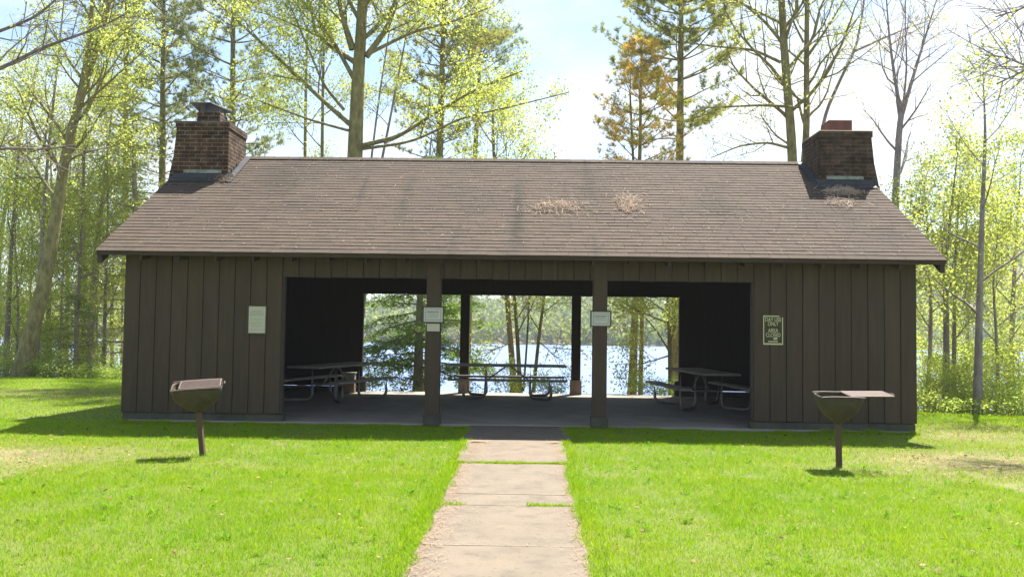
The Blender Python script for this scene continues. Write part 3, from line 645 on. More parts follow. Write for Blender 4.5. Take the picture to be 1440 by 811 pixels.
def hardwood(name, label, Y, pts, r0, r1, nl, lspan, ln, nleaf, lsize=.085, spread=.13, group=None, extra=(), bt=BT_MOSS, tints=YEL, P=None, bark='bark', ang=(35, 60), leafmat='leaf_spring', forks=(), extra_leaf=1):
    path = smooth_path(px_path(Y, pts), max(8, len(pts)*4)); base = path[0].copy()
    o = tag(empty(name, base), label, 'tree', group); P = dict(HARD, **(P or {})); P['bt'] = bt; nleaf = int(nleaf*LM); lsize *= .95
    path = path-base; T = Tubes(); seeds = []
    rad = trunk_tube(T, path, r0, r1, bt)
    limbs_from(T, seeds, path, rad, nl, lspan[0], lspan[1], ln, P, ang)
    for fp, fr0, fr1, fnl, fln in forks:        # further stems: picture points, starting on the trunk
        fq = smooth_path(np.array([at(x, y, Y+.15*i) for i, (x, y) in enumerate(fp)])-base, max(6, len(fp)*3))
        rr = trunk_tube(T, fq, fr0, fr1, bt, 0, 8); limbs_from(T, seeds, fq, rr, fnl, .25, .97, fln, P, ang)
    for ep, er, dy in extra:                    # hand-placed limbs
        eq = smooth_path(np.array([at(x, y, Y+dy*i) for i, (x, y) in enumerate(ep)])-base, max(6, len(ep)*4))
        rr = np.linspace(er, er*.3, len(eq)); T.add(eq, rr, 6, bt)
        P2 = dict(P, lv=1, nch=[5]); limbs_from(T, seeds, eq, rr, 8, .25, .98, (1.5, .8), P2, (30, 60)); seeds.append((eq[len(eq)//2:], unit(eq[-1]-eq[0])))
    for k in range(3): grow(T, seeds, path[-1], unit(path[-1]-path[-2])+rng.normal(0, .3, 3), .9, min(max(r1, .012), .018), 1, P)
    T.build('trunk', bark, o)
    if nleaf: leaves('crown', seeds, nleaf, spread, lsize, leafmat, o, tints)
    return o
def conifer(name, label, Y, pts, ht, rmax, h0, kind, ntuft=700, tints=((.6, .75, .6), (1.2, 1.15, 1.0)), group=None, bt=BT_MOSS, dens=1.0, prof=None):
    r0 = .03+.048*rmax; base = at(*pts[0], Y); base[2] = float(height(base[0], base[1]))-.08
    path = [base]+[at(x, y, Y) for x, y in pts[1:]]; path = np.array(path); top = path[-1]
    if ht: d = unit(path[-1]-path[-2]); path = np.vstack([path, path[-1]+d*max(0, ht-(path[-1][2]-base[2]))])
    path = smooth_path(path, 18)-base; H = path[-1][2]
    o = tag(empty(name, base), label, 'tree', group); T = Tubes(); seeds = []
    rad = trunk_tube(T, path, r0, .02, bt, .3, 9)
    step = (.55 if kind == 'pine' else .30)/dens; h = h0; az = 0
    while h < H-.15:
        t = (h-h0)/(H-h0); f = h/H*(len(path)-1); j = min(int(f), len(path)-2); q = path[j]+(path[j+1]-path[j])*(f-j)
        prf = prof(t) if prof else ((1-t)**.75*(.55+.45*min(1, t*4)) if kind == 'pine' else (1-t)**.85)
        for b in range(5 if kind == 'pine' else 3):
            az += 2.4+random.uniform(-.4, .4); l = rmax*prf*random.uniform(.65, 1.12)+.12
            el = R(random.uniform(5, 30)) if kind == 'pine' else R(random.uniform(-12, 14))
            d = np.array([math.cos(az)*math.cos(el), math.sin(az)*math.cos(el), math.sin(el)])
            n = max(4, int(l/.35)); bp = [q]; dd = d.copy()
            for s in range(n): dd = unit(dd+rng.normal(0, .07, 3)+np.array([0, 0, .05 if kind == 'pine' else -.045])); bp.append(bp[-1]+dd*l/n)
            bp = np.array(bp); br = .008+l*.011; T.add(bp, np.linspace(br, .004, len(bp)), 4, bt)
            for s in range(1, len(bp)):
                fr = s/len(bp)
                if kind == 'pine' and fr < .3: continue
                if kind != 'pine' and fr < .12: continue
                for sd in (-1, 1):
                    sl = l*(.34 if kind == 'pine' else .40)*(1.05-fr)+.1; tdir = unit(bp[s]-bp[s-1]); side = unit(np.cross(tdir, [0, 0, 1]))*sd
                    sd_ = unit(tdir*.7+side+np.array([0, 0, .15 if kind == 'pine' else -.12])+rng.normal(0, .15, 3)); e = bp[s]+sd_*sl; mid = (bp[s]+e)/2+np.array([0, 0, .03])
                    pp = np.array([bp[s], mid, e]); T.add(pp, [.006, .004, .003], 3, bt)
                    k = max(2, int(sl/.13)); seeds.append((bp[s]+(e-bp[s])*np.linspace(.35 if kind == 'pine' else .1, 1, k)[:, None], sd_))
        h += step*random.uniform(.8, 1.2)
    T.build('trunk', 'bark' if kind == 'pine' else 'bark_grey', o)
    if kind == 'pine': tufts('crown', seeds, int(ntuft*2.6), 14, .19, .018, 'needles_pine', o, tints)
    else: leaves('crown', seeds, int(ntuft*DH), .06, .09, 'leaf_hemlock', o, tints, flat=.65, aspect=.42, droop=.04)
    return o

# --- left wood
hardwood('leaning_tree', 'thick mossy leaning tree at the left edge of the lawn', 11.6, [(28, 530), (42, 475), (62, 400), (77, 320), (92, 215), (118, 120), (148, 30), (165, -60)], .25, .06, 12, (.45, .98), (3.2, 1.8), 4200,
         forks=[([(88, 235), (106, 160), (122, 90), (130, 10), (136, -60)], .12, .05, 7, (1.8, 1.0))],
         extra=[([(80, 200), (45, 215), (0, 205)], .045, -.1), ([(75, 240), (115, 215), (165, 205), (205, 190)], .04, .1), ([(115, 150), (160, 110), (215, 60)], .05, -.2)], spread=.16)
G = 'slender trees of the left wood'
for i, (Y, pts, r0, lab, nl, nlf) in enumerate([
        (14, [(8, 528), (14, 380), (26, 210), (40, 110)], .085, 'slender dark tree at the very left, left of the leaning tree', 7, 800),
        (13, [(50, 526), (56, 380), (66, 230), (84, 60), (94, -40)], .08, 'thin tall tree crossing behind the leaning tree', 6, 700),
        (13.5, [(106, 526), (112, 380), (118, 230), (124, 120)], .060, 'thin straight sapling just right of the leaning tree foot', 8, 900),
        (16, [(126, 524), (130, 420), (138, 330), (150, 230), (158, 140)], .16, 'sturdy dark trunk standing between leaning tree and shelter', 8, 1500),
        (15, [(146, 524), (148, 420), (152, 300), (150, 180)], .07, 'slim trunk close to the left eave of the shelter', 7, 900),
        (17, [(70, 522), (68, 420), (74, 300), (70, 190)], .10, 'grey trunk far behind the leaning tree', 7, 1000),
        (18, [(160, 522), (157, 440), (160, 350), (165, 260)], .08, 'slim trunk against the water beside the shelter corner', 6, 800),
        (19, [(92, 520), (96, 420), (94, 320), (100, 220)], .11, 'bare lower trunk deep in the left wood with water behind', 6, 900),
        (20, [(-12, 520), (0, 330), (30, 170), (58, 70)], .11, 'bare tree leaning right against the sky at top left', 7, 500)]):
    hardwood('slender_tree', lab, Y, pts, r0, .014, nl+3, (.22, .98), (2.4, 1.1), nlf*2, lsize=.085, bt=BT_GREY if i % 2 else BT_DARK, bark='bark_grey', group=G, spread=.2, P=dict(nch=[5, 4]), tints=YEL)
conifer('hemlock', 'broad drooping hemlock filling the gap left of the brick chimney', 14.5, [(196, 530), (190, 300), (186, 120)], 0, 2.9, 1.2, 'hemlock', 12000, tints=((1.1, 1.15, .8), (2.2, 2.0, 1.2)))
conifer('hemlock', 'smaller hemlock behind the leaning tree on the left', 17.5, [(120, 528), (118, 300), (116, 175)], 0, 2.4, .8, 'hemlock', 5000, tints=((.9, 1.0, .8), (1.9, 1.75, 1.2)))
conifer('hemlock', 'low young hemlock at the edge of the lawn beside the shelter corner', 13, [(108, 530), (107, 460), (106, 400)], 0, 1.3, .2, 'hemlock', 3500, tints=((.6, .75, .7), (1.2, 1.3, 1.0)))
conifer('pine_tree', 'tall pine rising directly behind the left brick chimney cap', 18, [(326, 560), (326, 300), (328, 0)], 17, 3.4, 6.0, 'pine', 1500)
conifer('pine_tree', 'tall thin pine just left of the left brick chimney', 19, [(226, 560), (228, 250), (230, 0)], 18, 3.2, 6.2, 'pine', 1500)
conifer('pine_tree', 'tall pine at upper left above the leaning tree', 22, [(178, 540), (176, 300), (178, 0)], 18, 3.4, 7.5, 'pine', 1300)
for y_, lab, x_ in ((15.5, 'thin grey stem between left chimney and big trunk, nearer the trunk', 452), (16.5, 'thin grey stem standing midway between left chimney and big trunk', 428)):
    hardwood('slender_tree', lab, y_, [(x_-4, 560), (x_, 300), (x_+2, 120), (x_+6, -40)], .085, .03, 8, (.4, .98), (2.3, 1.2), 1500, bt=BT_MOSS, group='slender trees behind the roof', spread=.2)
for i, (Y, pts, lab) in enumerate([
        (14.5, [(22, 526), (26, 430), (20, 340), (26, 280)], 'leafy young tree with light green tiers left of the leaning tree'),
        (15.5, [(84, 525), (86, 440), (90, 360), (88, 300)], 'leafy young tree with light green tiers right of the leaning trunk'),
        (18, [(138, 522), (136, 440), (140, 350), (138, 290)], 'leafy young tree below the left eave, lake glinting behind it'),
        (17.5, [(44, 523), (42, 430), (46, 330), (40, 240)], 'leafy young tree hidden behind the leaning trunk'),
        (20, [(-4, 522), (2, 420), (-2, 330), (6, 250)], 'leafy young tree at the left picture edge, farther back'),
        (21, [(112, 520), (114, 400), (108, 280), (112, 200)], 'tall leafy young tree far back right of the leaning trunk'),
        (17, [(170, 560), (172, 440), (176, 330), (172, 250)], 'leafy young tree half hidden by the shelter left wall')]):
    hardwood('leafy_sapling', lab, Y, pts, .045, .012, 14, (.12, .98), (2.3, 1.2), 2300, lsize=.085, spread=.24, bt=BT_GREY, bark='bark_grey', group='leafy saplings of the left wood', P=dict(nch=[6, 4], flat=.6), tints=((.9, 1.1, .7), (1.45, 1.4, 1.0)))
# --- behind the roof
hardwood('maple_tree', 'big many-limbed tree rising behind the left half of the roof', 11.5, [(492, 590), (494, 400), (499, 220), (503, 120), (508, 40), (512, -60), (516, -130)], .30, .09, 12, (.55, .98), (4.2, 2.4), 9000, spread=.17, lsize=.095,
         extra=[([(492, 175), (450, 138), (405, 95), (345, 40), (290, -10)], .075, -.10), ([(497, 110), (470, 60), (440, 20), (400, -30)], .07, .15),
                ([(508, 205), (560, 193), (610, 160), (670, 125), (735, 100)], .075, -.08), ([(505, 210), (580, 200), (650, 165), (720, 150), (800, 130)], .05, .12),
                ([(515, 80), (545, 40), (562, -10), (575, -60)], .10, .1), ([(520, 75), (580, 45), (640, 30), (690, 10)], .06, -.15),
                ([(495, 185), (440, 170), (385, 150), (330, 128)], .045, .15), ([(496, 70), (480, 20), (470, -40)], .11, -.1), ([(484, 155), (455, 120), (430, 60), (405, 0)], .05, -.2)])
for Y, pts, r0, lab in ((12.5, [(496, 560), (530, 260), (552, 150), (577, 20)], .06, 'slim leaning stem just right of the big trunk'), (13, [(490, 560), (520, 240), (534, 130), (548, 40)], .045, 'slim stem close against the big trunk behind the roof')):
    hardwood('slender_tree', lab, Y, pts, r0, .02, 6, (.5, .98), (1.4, .8), 500, bt=BT_GREY, bark='bark_grey', group='slender trees behind the roof')
conifer('pine_tree', 'tall pine with yellow green trunk right of the big many-limbed tree', 19, [(609, 560), (618, 222), (625, 0)], 16.5, 3.6, 5.6, 'pine', 1600, tints=((.8, .85, .55), (1.6, 1.4, .8)))
conifer('pine_tree', 'bluish pine showing its right side beside the open sky gap', 21, [(654, 560), (668, 222), (676, 60)], 13.5, 2.4, 7, 'pine', 700, tints=((.6, .75, .8), (1.0, 1.1, 1.0)))
hardwood('birch_tree', 'light leafy tree whose thin crown tops the ridge near mid roof', 14, [(726, 556), (712, 400), (694, 222), (692, 120)], .10, .03, 12, (.45, .98), (2.4, 1.2), 2200, bt=BT_GREY, spread=.2)
conifer('hemlock', 'dark hemlock seen through the left opening with its tip above the ridge', 11, [(588, 556), (590, 420), (606, 196)], 0, 2.7, 1.15, 'hemlock', 42000, tints=((.5, .75, .6), (1.2, 1.45, .95)), prof=lambda t: (1-t)**.8*(.75+.25*min(1, t*6)))
hardwood('slender_tree', 'thin reddish stem beside the hemlock, half hidden by left front pillar', 12, [(598, 556), (600, 470), (604, 380)], .06, .02, 4, (.5, .98), (1.2, .6), 200, bt=BT_GREY, group='slender trees behind the roof')
hardwood('clump_tree', 'three-stemmed tree with fresh leaves framed by the middle opening', 11, [(733, 556), (728, 480), (722, 400), (716, 300), (712, 215)], .068, .012, 12, (.28, .98), (1.9, 1.0), 2600, spread=.15,
         forks=[([(736, 550), (742, 470), (745, 400), (748, 300), (752, 225)], .034, .01, 9, (1.6, .9)), ([(750, 552), (758, 470), (768, 400), (776, 300), (780, 215)], .058, .012, 9, (1.8, 1.0))],
         extra=[([(722, 480), (705, 488), (690, 492)], .02, 0), ([(757, 480), (770, 490), (778, 500), (784, 488)], .02, 0)])
conifer('pine_tree', 'rusty orange tinged pine standing right of the open sky gap', 13, [(888, 556), (894, 415), (900, 215), (902, 62)], 0, 2.2, 5.0, 'pine', 560, tints=((1.3, 1.3, .7), (3.0, 1.75, .75)), prof=lambda t: (1-t)**.6*(.6+.4*min(1, t*3)))
hardwood('slender_tree', 'second straight stem right beside the orange pine trunk', 13.6, [(900, 556), (904, 415), (890, 222), (886, 130)], .07, .03, 7, (.3, .98), (1.3, .7), 500, group='slender trees behind the roof', bt=BT_MOSS)
conifer('pine_tree', 'green pine beside the orange tinged pine', 15, [(950, 560), (956, 222), (958, 0)], 13.5, 3.3, 5.3, 'pine', 1700, tints=((.7, .85, .55), (1.7, 1.5, .7)))
hardwood('clump_tree', 'leafy leaning tree at right edge of the right opening', 10, [(945, 556), (942, 480), (938, 400), (930, 300)], .085, .012, 12, (.2, .98), (1.7, 1.0), 2600, spread=.14, extra=[([(940, 500), (915, 508), (895, 512)], .025, 0), ([(941, 455), (905, 440), (875, 425)], .03, .1)])
hardwood('bare_tree', 'twin-trunked nearly bare tree just left of right chimney', 12.5, [(1112, 590), (1117, 300), (1113, 190), (1104, 90), (1099, 0), (1096, -80)], .18, .085, 15, (.42, .98), (3.4, 1.9), 1500, lsize=.085, bt=BT_MOSS,
         forks=[([(1122, 330), (1135, 190), (1134, 100), (1135, 0), (1136, -70)], .125, .05, 14, (2.6, 1.5))],
         extra=[([(1098, 88), (1060, 70), (1010, 66), (960, 60)], .055, .05), ([(1100, 60), (1075, 30), (1045, 5), (1010, -10)], .06, -.1), ([(1108, 150), (1070, 148), (1030, 150), (985, 152)], .05, -.12),
                ([(1116, 210), (1080, 200), (1040, 205), (1000, 222)], .05, -.15), ([(1112, 205), (1090, 190), (1068, 160)], .04, .1), ([(1135, 80), (1160, 45), (1190, -5)], .05, -.1), ([(1130, 60), (1115, 30), (1106, -10)], .04, 0)], P=dict(nch=[6, 5]))
hardwood('bare_tree', 'slanting bare tree whose limb rises right above right chimney', 13.5, [(1130, 590), (1146, 240), (1160, 160), (1185, 105), (1203, 70), (1213, 20), (1218, -30)], .07, .025, 4, (.6, .98), (1.8, 1.0), 250, bt=BT_GREY, bark='bark_grey',
         extra=[([(1203, 72), (1240, 55), (1275, 40), (1320, 25)], .04, .1), ([(1150, 120), (1170, 85), (1192, 62)], .035, -.1)], P=dict(nch=[5, 4]))
hardwood('bare_tree', 'forked purplish bare tree to the right of the right chimney', 10, [(1252, 590), (1258, 400), (1259, 280), (1265, 175), (1270, 150)], .125, .07, 5, (.55, .95), (2.0, 1.4), 900, bt=BT_GREY, bark='bark_grey', tints=BUD, lsize=.06,
         forks=[([(1268, 165), (1258, 110), (1250, 50), (1244, -40)], .062, .012, 14, (1.9, 1.1)), ([(1269, 160), (1285, 105), (1302, 50), (1320, -10)], .062, .012, 14, (1.9, 1.1)), ([(1270, 150), (1276, 90), (1272, 30), (1276, -40)], .035, .008, 8, (1.2, .7))], P=dict(nch=[7, 5], ang=(22, 48), ratio=.55))
# --- right wood
G = 'slender trees of the right wood'
for i, (Y, pts, r0, lab, nl, nlf, bt) in enumerate([
        (4.6, [(1374, 584), (1377, 440), (1381, 300), (1386, 190), (1383, 120)], .085, 'straight grey tree with bare mid stem right of the shelter', 7, 420, BT_GREY),
        (8, [(1330, 580), (1331, 440), (1328, 380), (1338, 290), (1346, 220)], .085, 'dark forked tree just right of the shelter corner', 8, 1100, BT_DARK),
        (8.6, [(1341, 580), (1342, 430), (1345, 330), (1350, 260)], .06, 'dark thin stem behind the forked tree by the shelter corner', 7, 700, BT_DARK),
        (9, [(1302, 580), (1310, 450), (1306, 360), (1300, 260)], .06, 'slim tree nearest the shelter right wall', 8, 900, BT_GREY),
        (11, [(1420, 580), (1424, 420), (1432, 300), (1436, 220)], .08, 'slim leafy tree at the right edge of the picture', 8, 1100, BT_GREY),
        (13, [(1356, 575), (1362, 430), (1358, 310), (1364, 240)], .06, 'faint thin stem between the forked and straight trees', 6, 700, BT_GREY),
        (6.5, [(1404, 586), (1402, 480), (1396, 400), (1404, 320)], .045, 'young leafy sapling right of the straight grey tree', 8, 900, BT_GREY)]):
    hardwood('slender_tree', lab, Y, pts, r0, .012, nl+2, (.22, .98), (2.0, 1.0), nlf*2, lsize=.08, bt=bt, bark='bark_grey', group=G, spread=.18, P=dict(nch=[5, 4]))
# trees that stand outside the frame and reach into it with a branch
def side_tree(label, base, H, r0, limbs, nleaf, bt):
    b = np.array([base[0], base[1], float(height(*base))-.08]); o = tag(empty('overhanging_tree', b), label, 'tree'); T = Tubes(); seeds = []
    path = smooth_path(np.array([[0, 0, 0], [.1, 0, H*.4], [-.1, .2, H*.75], [.1, .1, H]]), 14); rad = trunk_tube(T, path, r0, .05, bt); P = dict(HARD, bt=bt, nch=[5, 4])
    limbs_from(T, seeds, path, rad, 6, .6, .97, (2.0, 1.4), P, (35, 60))
    for pts, Y, r in limbs:
        q = np.array([at(x, y, Y) for x, y in pts])-b; q0 = path[np.argmin(np.abs(path[:, 2]-(q[0][2]-.8)))]
        e = smooth_path(np.vstack([q0, q]), 16); rr = np.linspace(r, .012, len(e)); T.add(e, rr, 6, bt)
        limbs_from(T, seeds, e, rr, 12, .3, .98, (1.3, .7), dict(P, lv=1, nch=[5]), (30, 60)); seeds.append((e[-3:], unit(e[-1]-e[-2])))
    T.build('trunk', 'bark_grey', o); leaves('crown', seeds, nleaf, .15, .075, 'leaf_spring', o, YEL)
side_tree('overhanging tree whose dark branches reach in at the upper left corner', (-12.5, .5), 11, .2, [([(-40, 108), (0, 98), (60, 66), (140, 40), (175, 20)], .5, .055), ([(-40, 62), (0, 43), (45, 28), (80, 0), (100, -30)], .7, .045), ([(-40, 225), (0, 207), (60, 211), (105, 204)], .6, .04)], 900, BT_DARK)
side_tree('overhanging tree whose bare twigs reach in at the right edge', (11.5, -.5), 9.5, .16, [([(1500, 110), (1440, 92), (1415, 80), (1385, 78)], -.3, .03), ([(1490, 70), (1440, 100), (1402, 118)], -.5, .022), ([(1490, -20), (1440, 12), (1400, 24)], -.2, .02)], 250, BT_GREY)

# --- shrubs and saplings of the understorey
def shrub_proto(h, wd, nl, tints, stems=7, loc=(0, 0, 0)):
    o = empty('shrub', loc); T = Tubes(); seeds = []
    P = dict(HARD, bt=BT_GREY, lv=1, nch=[6], ang=(30, 60), ratio=.5, up=[.03, .0], flat=.7)
    for i in range(stems):
        a = i*2.4; d = unit(np.array([math.cos(a)*wd, math.sin(a)*wd, h])*np.array([1, 1, 1])); grow(T, seeds, np.array([random.uniform(-.1, .1), random.uniform(-.1, .1), 0]), d, h*random.uniform(.7, 1.05), .014, 0, dict(P, seg=.25))
    T.build('stems', 'bark_grey', o); leaves('foliage', seeds, int(nl*1.4), .13, .068, 'leaf_spring', o, tints, flat=.5)
    return o
LG = ((.85, 1.0, .7), (1.4, 1.35, 1.0)); DG = ((.65, .9, .6), (1.1, 1.2, .9))
protos = [shrub_proto(1.5, .9, 2200, LG), shrub_proto(2.2, .9, 2600, LG), shrub_proto(1.1, 1.0, 1500, DG), shrub_proto(2.9, .8, 3000, ((.8, .95, .6), (1.35, 1.3, 1.1)))]
used = set()
def put_shrub(k, px, Y, s, label, group, dz=0, py=560):
    p = protos[k]; o = p if k not in used else copy_tree(p); used.add(k)
    q = at(px, py, Y); z = float(height(q[0], q[1])); o.location = (q[0], q[1], z-.04+dz); o.rotation_euler = (0, 0, random.uniform(0, 6.28)); o.scale = (s, s, s*random.uniform(.9, 1.1))
    tag(o, label, 'shrub', group); return o
G = 'shrubs along the left wood edge'
for k, px, Y, s, lab in ((0, 6, 12.2, .9, 'light green shrub at the far left lawn edge, left of the leaning tree'), (2, 58, 12.0, 1.0, 'low dark green shrub just right of the leaning tree foot'), (0, 84, 13.2, 1.0, 'rounded light green shrub behind the low dark shrub, by the leaning tree'),
        (2, 138, 12.2, .9, 'low dark green shrub below the sturdy dark trunk'), (2, 163, 11.6, .7, 'smallest dark shrub touching the shelter left wall at lawn edge'), (1, 24, 15, 1.2, 'tall light shrub behind the leaning tree, towards the left'), (3, 62, 17, 1.3, 'tallest pale green shrub in the gap right of the leaning tree'),
        (3, -5, 17, 1.4, 'tall pale green shrub cut by the left picture edge'), (1, 112, 17, 1.1, 'tall light shrub deep between the slim saplings'), (1, 145, 19, 1.0, 'tall light shrub farthest back beside the shelter, water behind'), (3, 36, 21, 1.6, 'tall pale shrub farthest back behind the leaning tree')):
    put_shrub(k, px, Y, s, lab, G)
G = 'shrubs along the right wood edge'
for k, px, Y, s, lab in ((1, 1300, 6.2, .75, 'bright green shrub pressed close to the shelter right corner'), (0, 1325, 5.4, .9, 'low bright shrub in front of the forked tree'), (3, 1345, 8.5, 1.0, 'tall yellow green shrub behind the forked tree'), (1, 1362, 6.0, .9, 'leafy shrub just left of the straight grey tree foot'),
        (0, 1392, 5.2, 1.0, 'low bright shrub just right of the straight grey tree foot'), (3, 1408, 8.0, 1.05, 'tall yellow green shrub behind the young sapling'), (1, 1428, 5.6, 1.0, 'leafy shrub near the lower right of the wood edge'), (2, 1438, 4.6, 1.0, 'low dark shrub at the right picture edge on the lawn rim'),
        (3, 1312, 11, 1.3, 'tall pale shrub far back beside the shelter right wall'), (3, 1376, 12, 1.4, 'tall pale shrub far back behind the straight grey tree'), (3, 1436, 11, 1.5, 'tallest pale shrub far back at the right picture edge'), (2, 1348, 4.7, .7, 'smallest dark shrub on the lawn rim below the forked tree'), (1, 1340, 14, 1.5, 'broad leafy shrub deepest in the right wood')):
    put_shrub(k, px, Y, s*.85, lab, G, py=585)
G = 'plants on the bank behind the floor'
for k, px, Y, s, lab in ((0, 715, 9.6, .75, 'sparse plant on the bank under the left end of middle table'), (2, 775, 9.2, .8, 'sparse low plant on the bank near right end of middle table'), (2, 925, 8.6, .8, 'leafy plant on the bank at the right opening'), (2, 520, 8.8, .8, 'leafy plant on the bank beside the crate corner')):
    o = put_shrub(k, px, Y, s, lab, G)

# low undergrowth on the wood floor and bank, too dense to count
def ug(n, x0, x1, y0, y1, hm):
    x = rng.uniform(x0, x1, n); y = rng.uniform(y0, y1, n); k = (y > lawn_edge(x)+.15)*(rng.random(n) < .55+.6*vnoise(x, y, 1.2, 31)); x, y = x[k], y[k]
    z = height(x, y)+hm*(.45+.55*np.clip(vnoise(x, y, .8, 32)+.4, 0, 1.2))*rng.random(len(x))**.8; return np.stack([x, y, z], 1)
P_ = np.concatenate([ug(38000, -22, -6.7, 10.6, 17, .8), ug(36000, 6.7, 15, 3.4, 10, .8), ug(12000, 8, 18, 9, 15, 1.4)]); N = len(P_)
a = rng.normal(0, 1, (N, 3)); a[:, 2] *= .5; a /= np.linalg.norm(a, axis=1)[:, None]; d = rng.normal(0, 1, (N, 3)); d -= (d*a).sum(1)[:, None]*a; d /= np.linalg.norm(d, axis=1)[:, None]; s = rng.uniform(.015, .038, N)[:, None]
vv = np.stack([P_-a*s, P_+d*s*.6, P_+a*s, P_-d*s*.6], 1).reshape(-1, 3); hh_ = (.5+.5*np.clip(vnoise(P_[:, 0], P_[:, 1], .9, 33), -1, 1))[:, None]
tt_ = (np.array([.6, .8, .55])+(np.array([1.0, 1.05, .85])-np.array([.6, .8, .55]))*hh_)*rng.uniform(.8, 1.15, (N, 1))
tag(np_mesh('undergrowth', vv, 4, np.repeat(tt_, 4, 0), 'leaf_spring'), 'pale green low undergrowth along both wood edges', 'undergrowth', kind='stuff')
# --- far shore wood: one mass
n = 7600; b = rng.uniform(-1.15, 1.15, n); y = 289+170*rng.random(n)**1.25; x = b*(y+14)
keep = np.ones(n, bool); z = height(x, y); hgt = rng.uniform(6, 13, n)*(.65+.35*sm(290, 310, y)); wdt = hgt*rng.uniform(.22, .36, n)
q_ = 46; cc = np.repeat(np.stack([x, y, z+hgt*.56], 1), q_, 0); e = rng.normal(0, 1, (n*q_, 3)); e /= np.linalg.norm(e, axis=1)[:, None]; e *= (rng.random(n*q_)**.45)[:, None]
con = rng.random(n) < .12; hh = np.repeat(hgt, q_); ww = np.repeat(wdt, q_); cone = np.where(np.repeat(con, q_), np.clip(.75-.75*e[:, 2], .05, 1.4), 1)
c = cc+np.stack([e[:, 0]*ww*cone, e[:, 1]*ww*cone, e[:, 2]*hh*.5], 1)
a = rng.normal(0, 1, (n*q_, 3)); a /= np.linalg.norm(a, axis=1)[:, None]; d = rng.normal(0, 1, (n*q_, 3)); d -= (d*a).sum(1)[:, None]*a; d /= np.linalg.norm(d, axis=1)[:, None]
s = rng.uniform(.35, 1.0, n*q_)[:, None]*.95; v = np.stack([c-a*s, c+d*s*.8, c+a*s, c-d*s*.8], 1).reshape(-1, 3)
pal = np.array([(1.15, 1.15, .8), (.9, 1.05, .7), (1.35, 1.2, .9), (1.05, .92, 1.5), (.95, .82, 1.3), (.5, .62, .6), (1.2, 1.25, .75)])
green = .5+.5*np.clip(b*1.6+.1, -.4, .9)+.25*vnoise(x, y, .02, 3)
ch = np.where(con, 5, np.where(rng.random(n) < green*1.0, rng.choice([0, 1, 2, 6], n), rng.choice([3, 4, 1], n)))
tt = pal[ch]*rng.uniform(.7, 1.2, n)[:, None]; tt = np.repeat(tt, q_, 0)*rng.uniform(.75, 1.2, (n*q_, 1))
wood = np_mesh('far_wood', v, 4, np.repeat(tt, 4, 0), 'far_leaves'); tag(wood, 'mass of spring green and grey trees on the far lake shore', 'wood', kind='stuff')

# ------------------------------------------------------------------ grass
def on_hard(x, y, m=0):
    e = .03*np.sin(y*7+1+2*(x > 0))+.055*vnoise(x*0+1+(x > 0), y, 2.3, 2)+.03*vnoise(x*0+(x > 0), y, 9, 3)
    path = (x > -.545+e+m)*(x < .60-e-m)*(y < -3.8); p2 = (x > -.62+e+m)*(x < .66-e-m)*(y >= -3.8)*(y < -1.69); p3 = (x > -.67+e+m)*(x < .75-e-m)*(y >= -1.69)*(y < .2)
    joint = (np.abs(y+3.81) < .035+.02*vnoise(x, y, 5))+((np.abs(y+6.235) < .03)*((x > .22)+(x < -.42)))+((np.abs(y+1.693) < .015)*(np.abs(x) > .45))
    house = (np.abs(x) < 6.4)*(y > -.012+.03*vnoise(x, y, 6))*(y < 7.0)
    return ((path+p2+p3)*(joint == 0)+house) > 0
def blades(n, x0, x1, y0, y1, hmul=1, wid=.005):
    x = rng.uniform(x0, x1, n); y = rng.uniform(y0, y1, n)
    ok = ~on_hard(x, y)*(y < lawn_edge(x)+.6); tp = tan_patch(x, y); ok &= rng.random(n) > tp*.5; 
    ok &= rng.random(n) < .62+.5*vnoise(x, y, 3.1, 1)+.25
    x, y, tp = x[ok], y[ok], tp[ok]; n = len(x); z = height(x, y)-.004
    z = np.where((np.abs(x-.03) < .78)*(y < .1), np.maximum(z, -.032), z)
    cl = vnoise(x, y, 2.2, 4); h = (.034+.009*np.clip(cl, -.6, 1.2)+.014*vnoise(x, y, 9, 5))*rng.uniform(.55, 1.5, n)*hmul*(1-.4*tp); h = np.clip(h, .012, .11)
    tall = rng.random(n) < .010*(1+np.clip(vnoise(x, y, 1.7, 11), -1, 1)); h = np.where(tall, h*rng.uniform(1.5, 2.3, n), h)
    an = rng.uniform(0, 6.28, n); ln = rng.normal(0, .42, (n, 2))*h[:, None]; wdv = np.stack([np.cos(an), np.sin(an)], 1)*(wid*rng.uniform(.7, 1.3, n))[:, None]
    p = np.stack([x, y, z], 1); v = np.empty((n, 3, 3)); v[:, 0] = p; v[:, 1] = p; v[:, 2] = p
    v[:, 0, :2] -= wdv/2; v[:, 1, :2] += wdv/2; v[:, 2, :2] += ln; v[:, 2, 2] += h
    f = np.clip(.5+.34*vnoise(x, y, .8, 7)+.25*vnoise(x, y, 4.3, 12)+rng.normal(0, .28, n), 0, 1)[:, None]
    col = np.array([.66, .90, .8])+(np.array([1.25, 1.10, 1.2])-np.array([.66, .90, .8]))*f
    dry = (rng.random(n) < .02+.45*tp)[:, None]; col = np.where(dry, np.array([1.45, .95, 9.0])*rng.uniform(.7, 1.1, (n, 1)), col)
    return v.reshape(-1, 3), np.repeat(col, 3, 0)
vs, cs = [], []
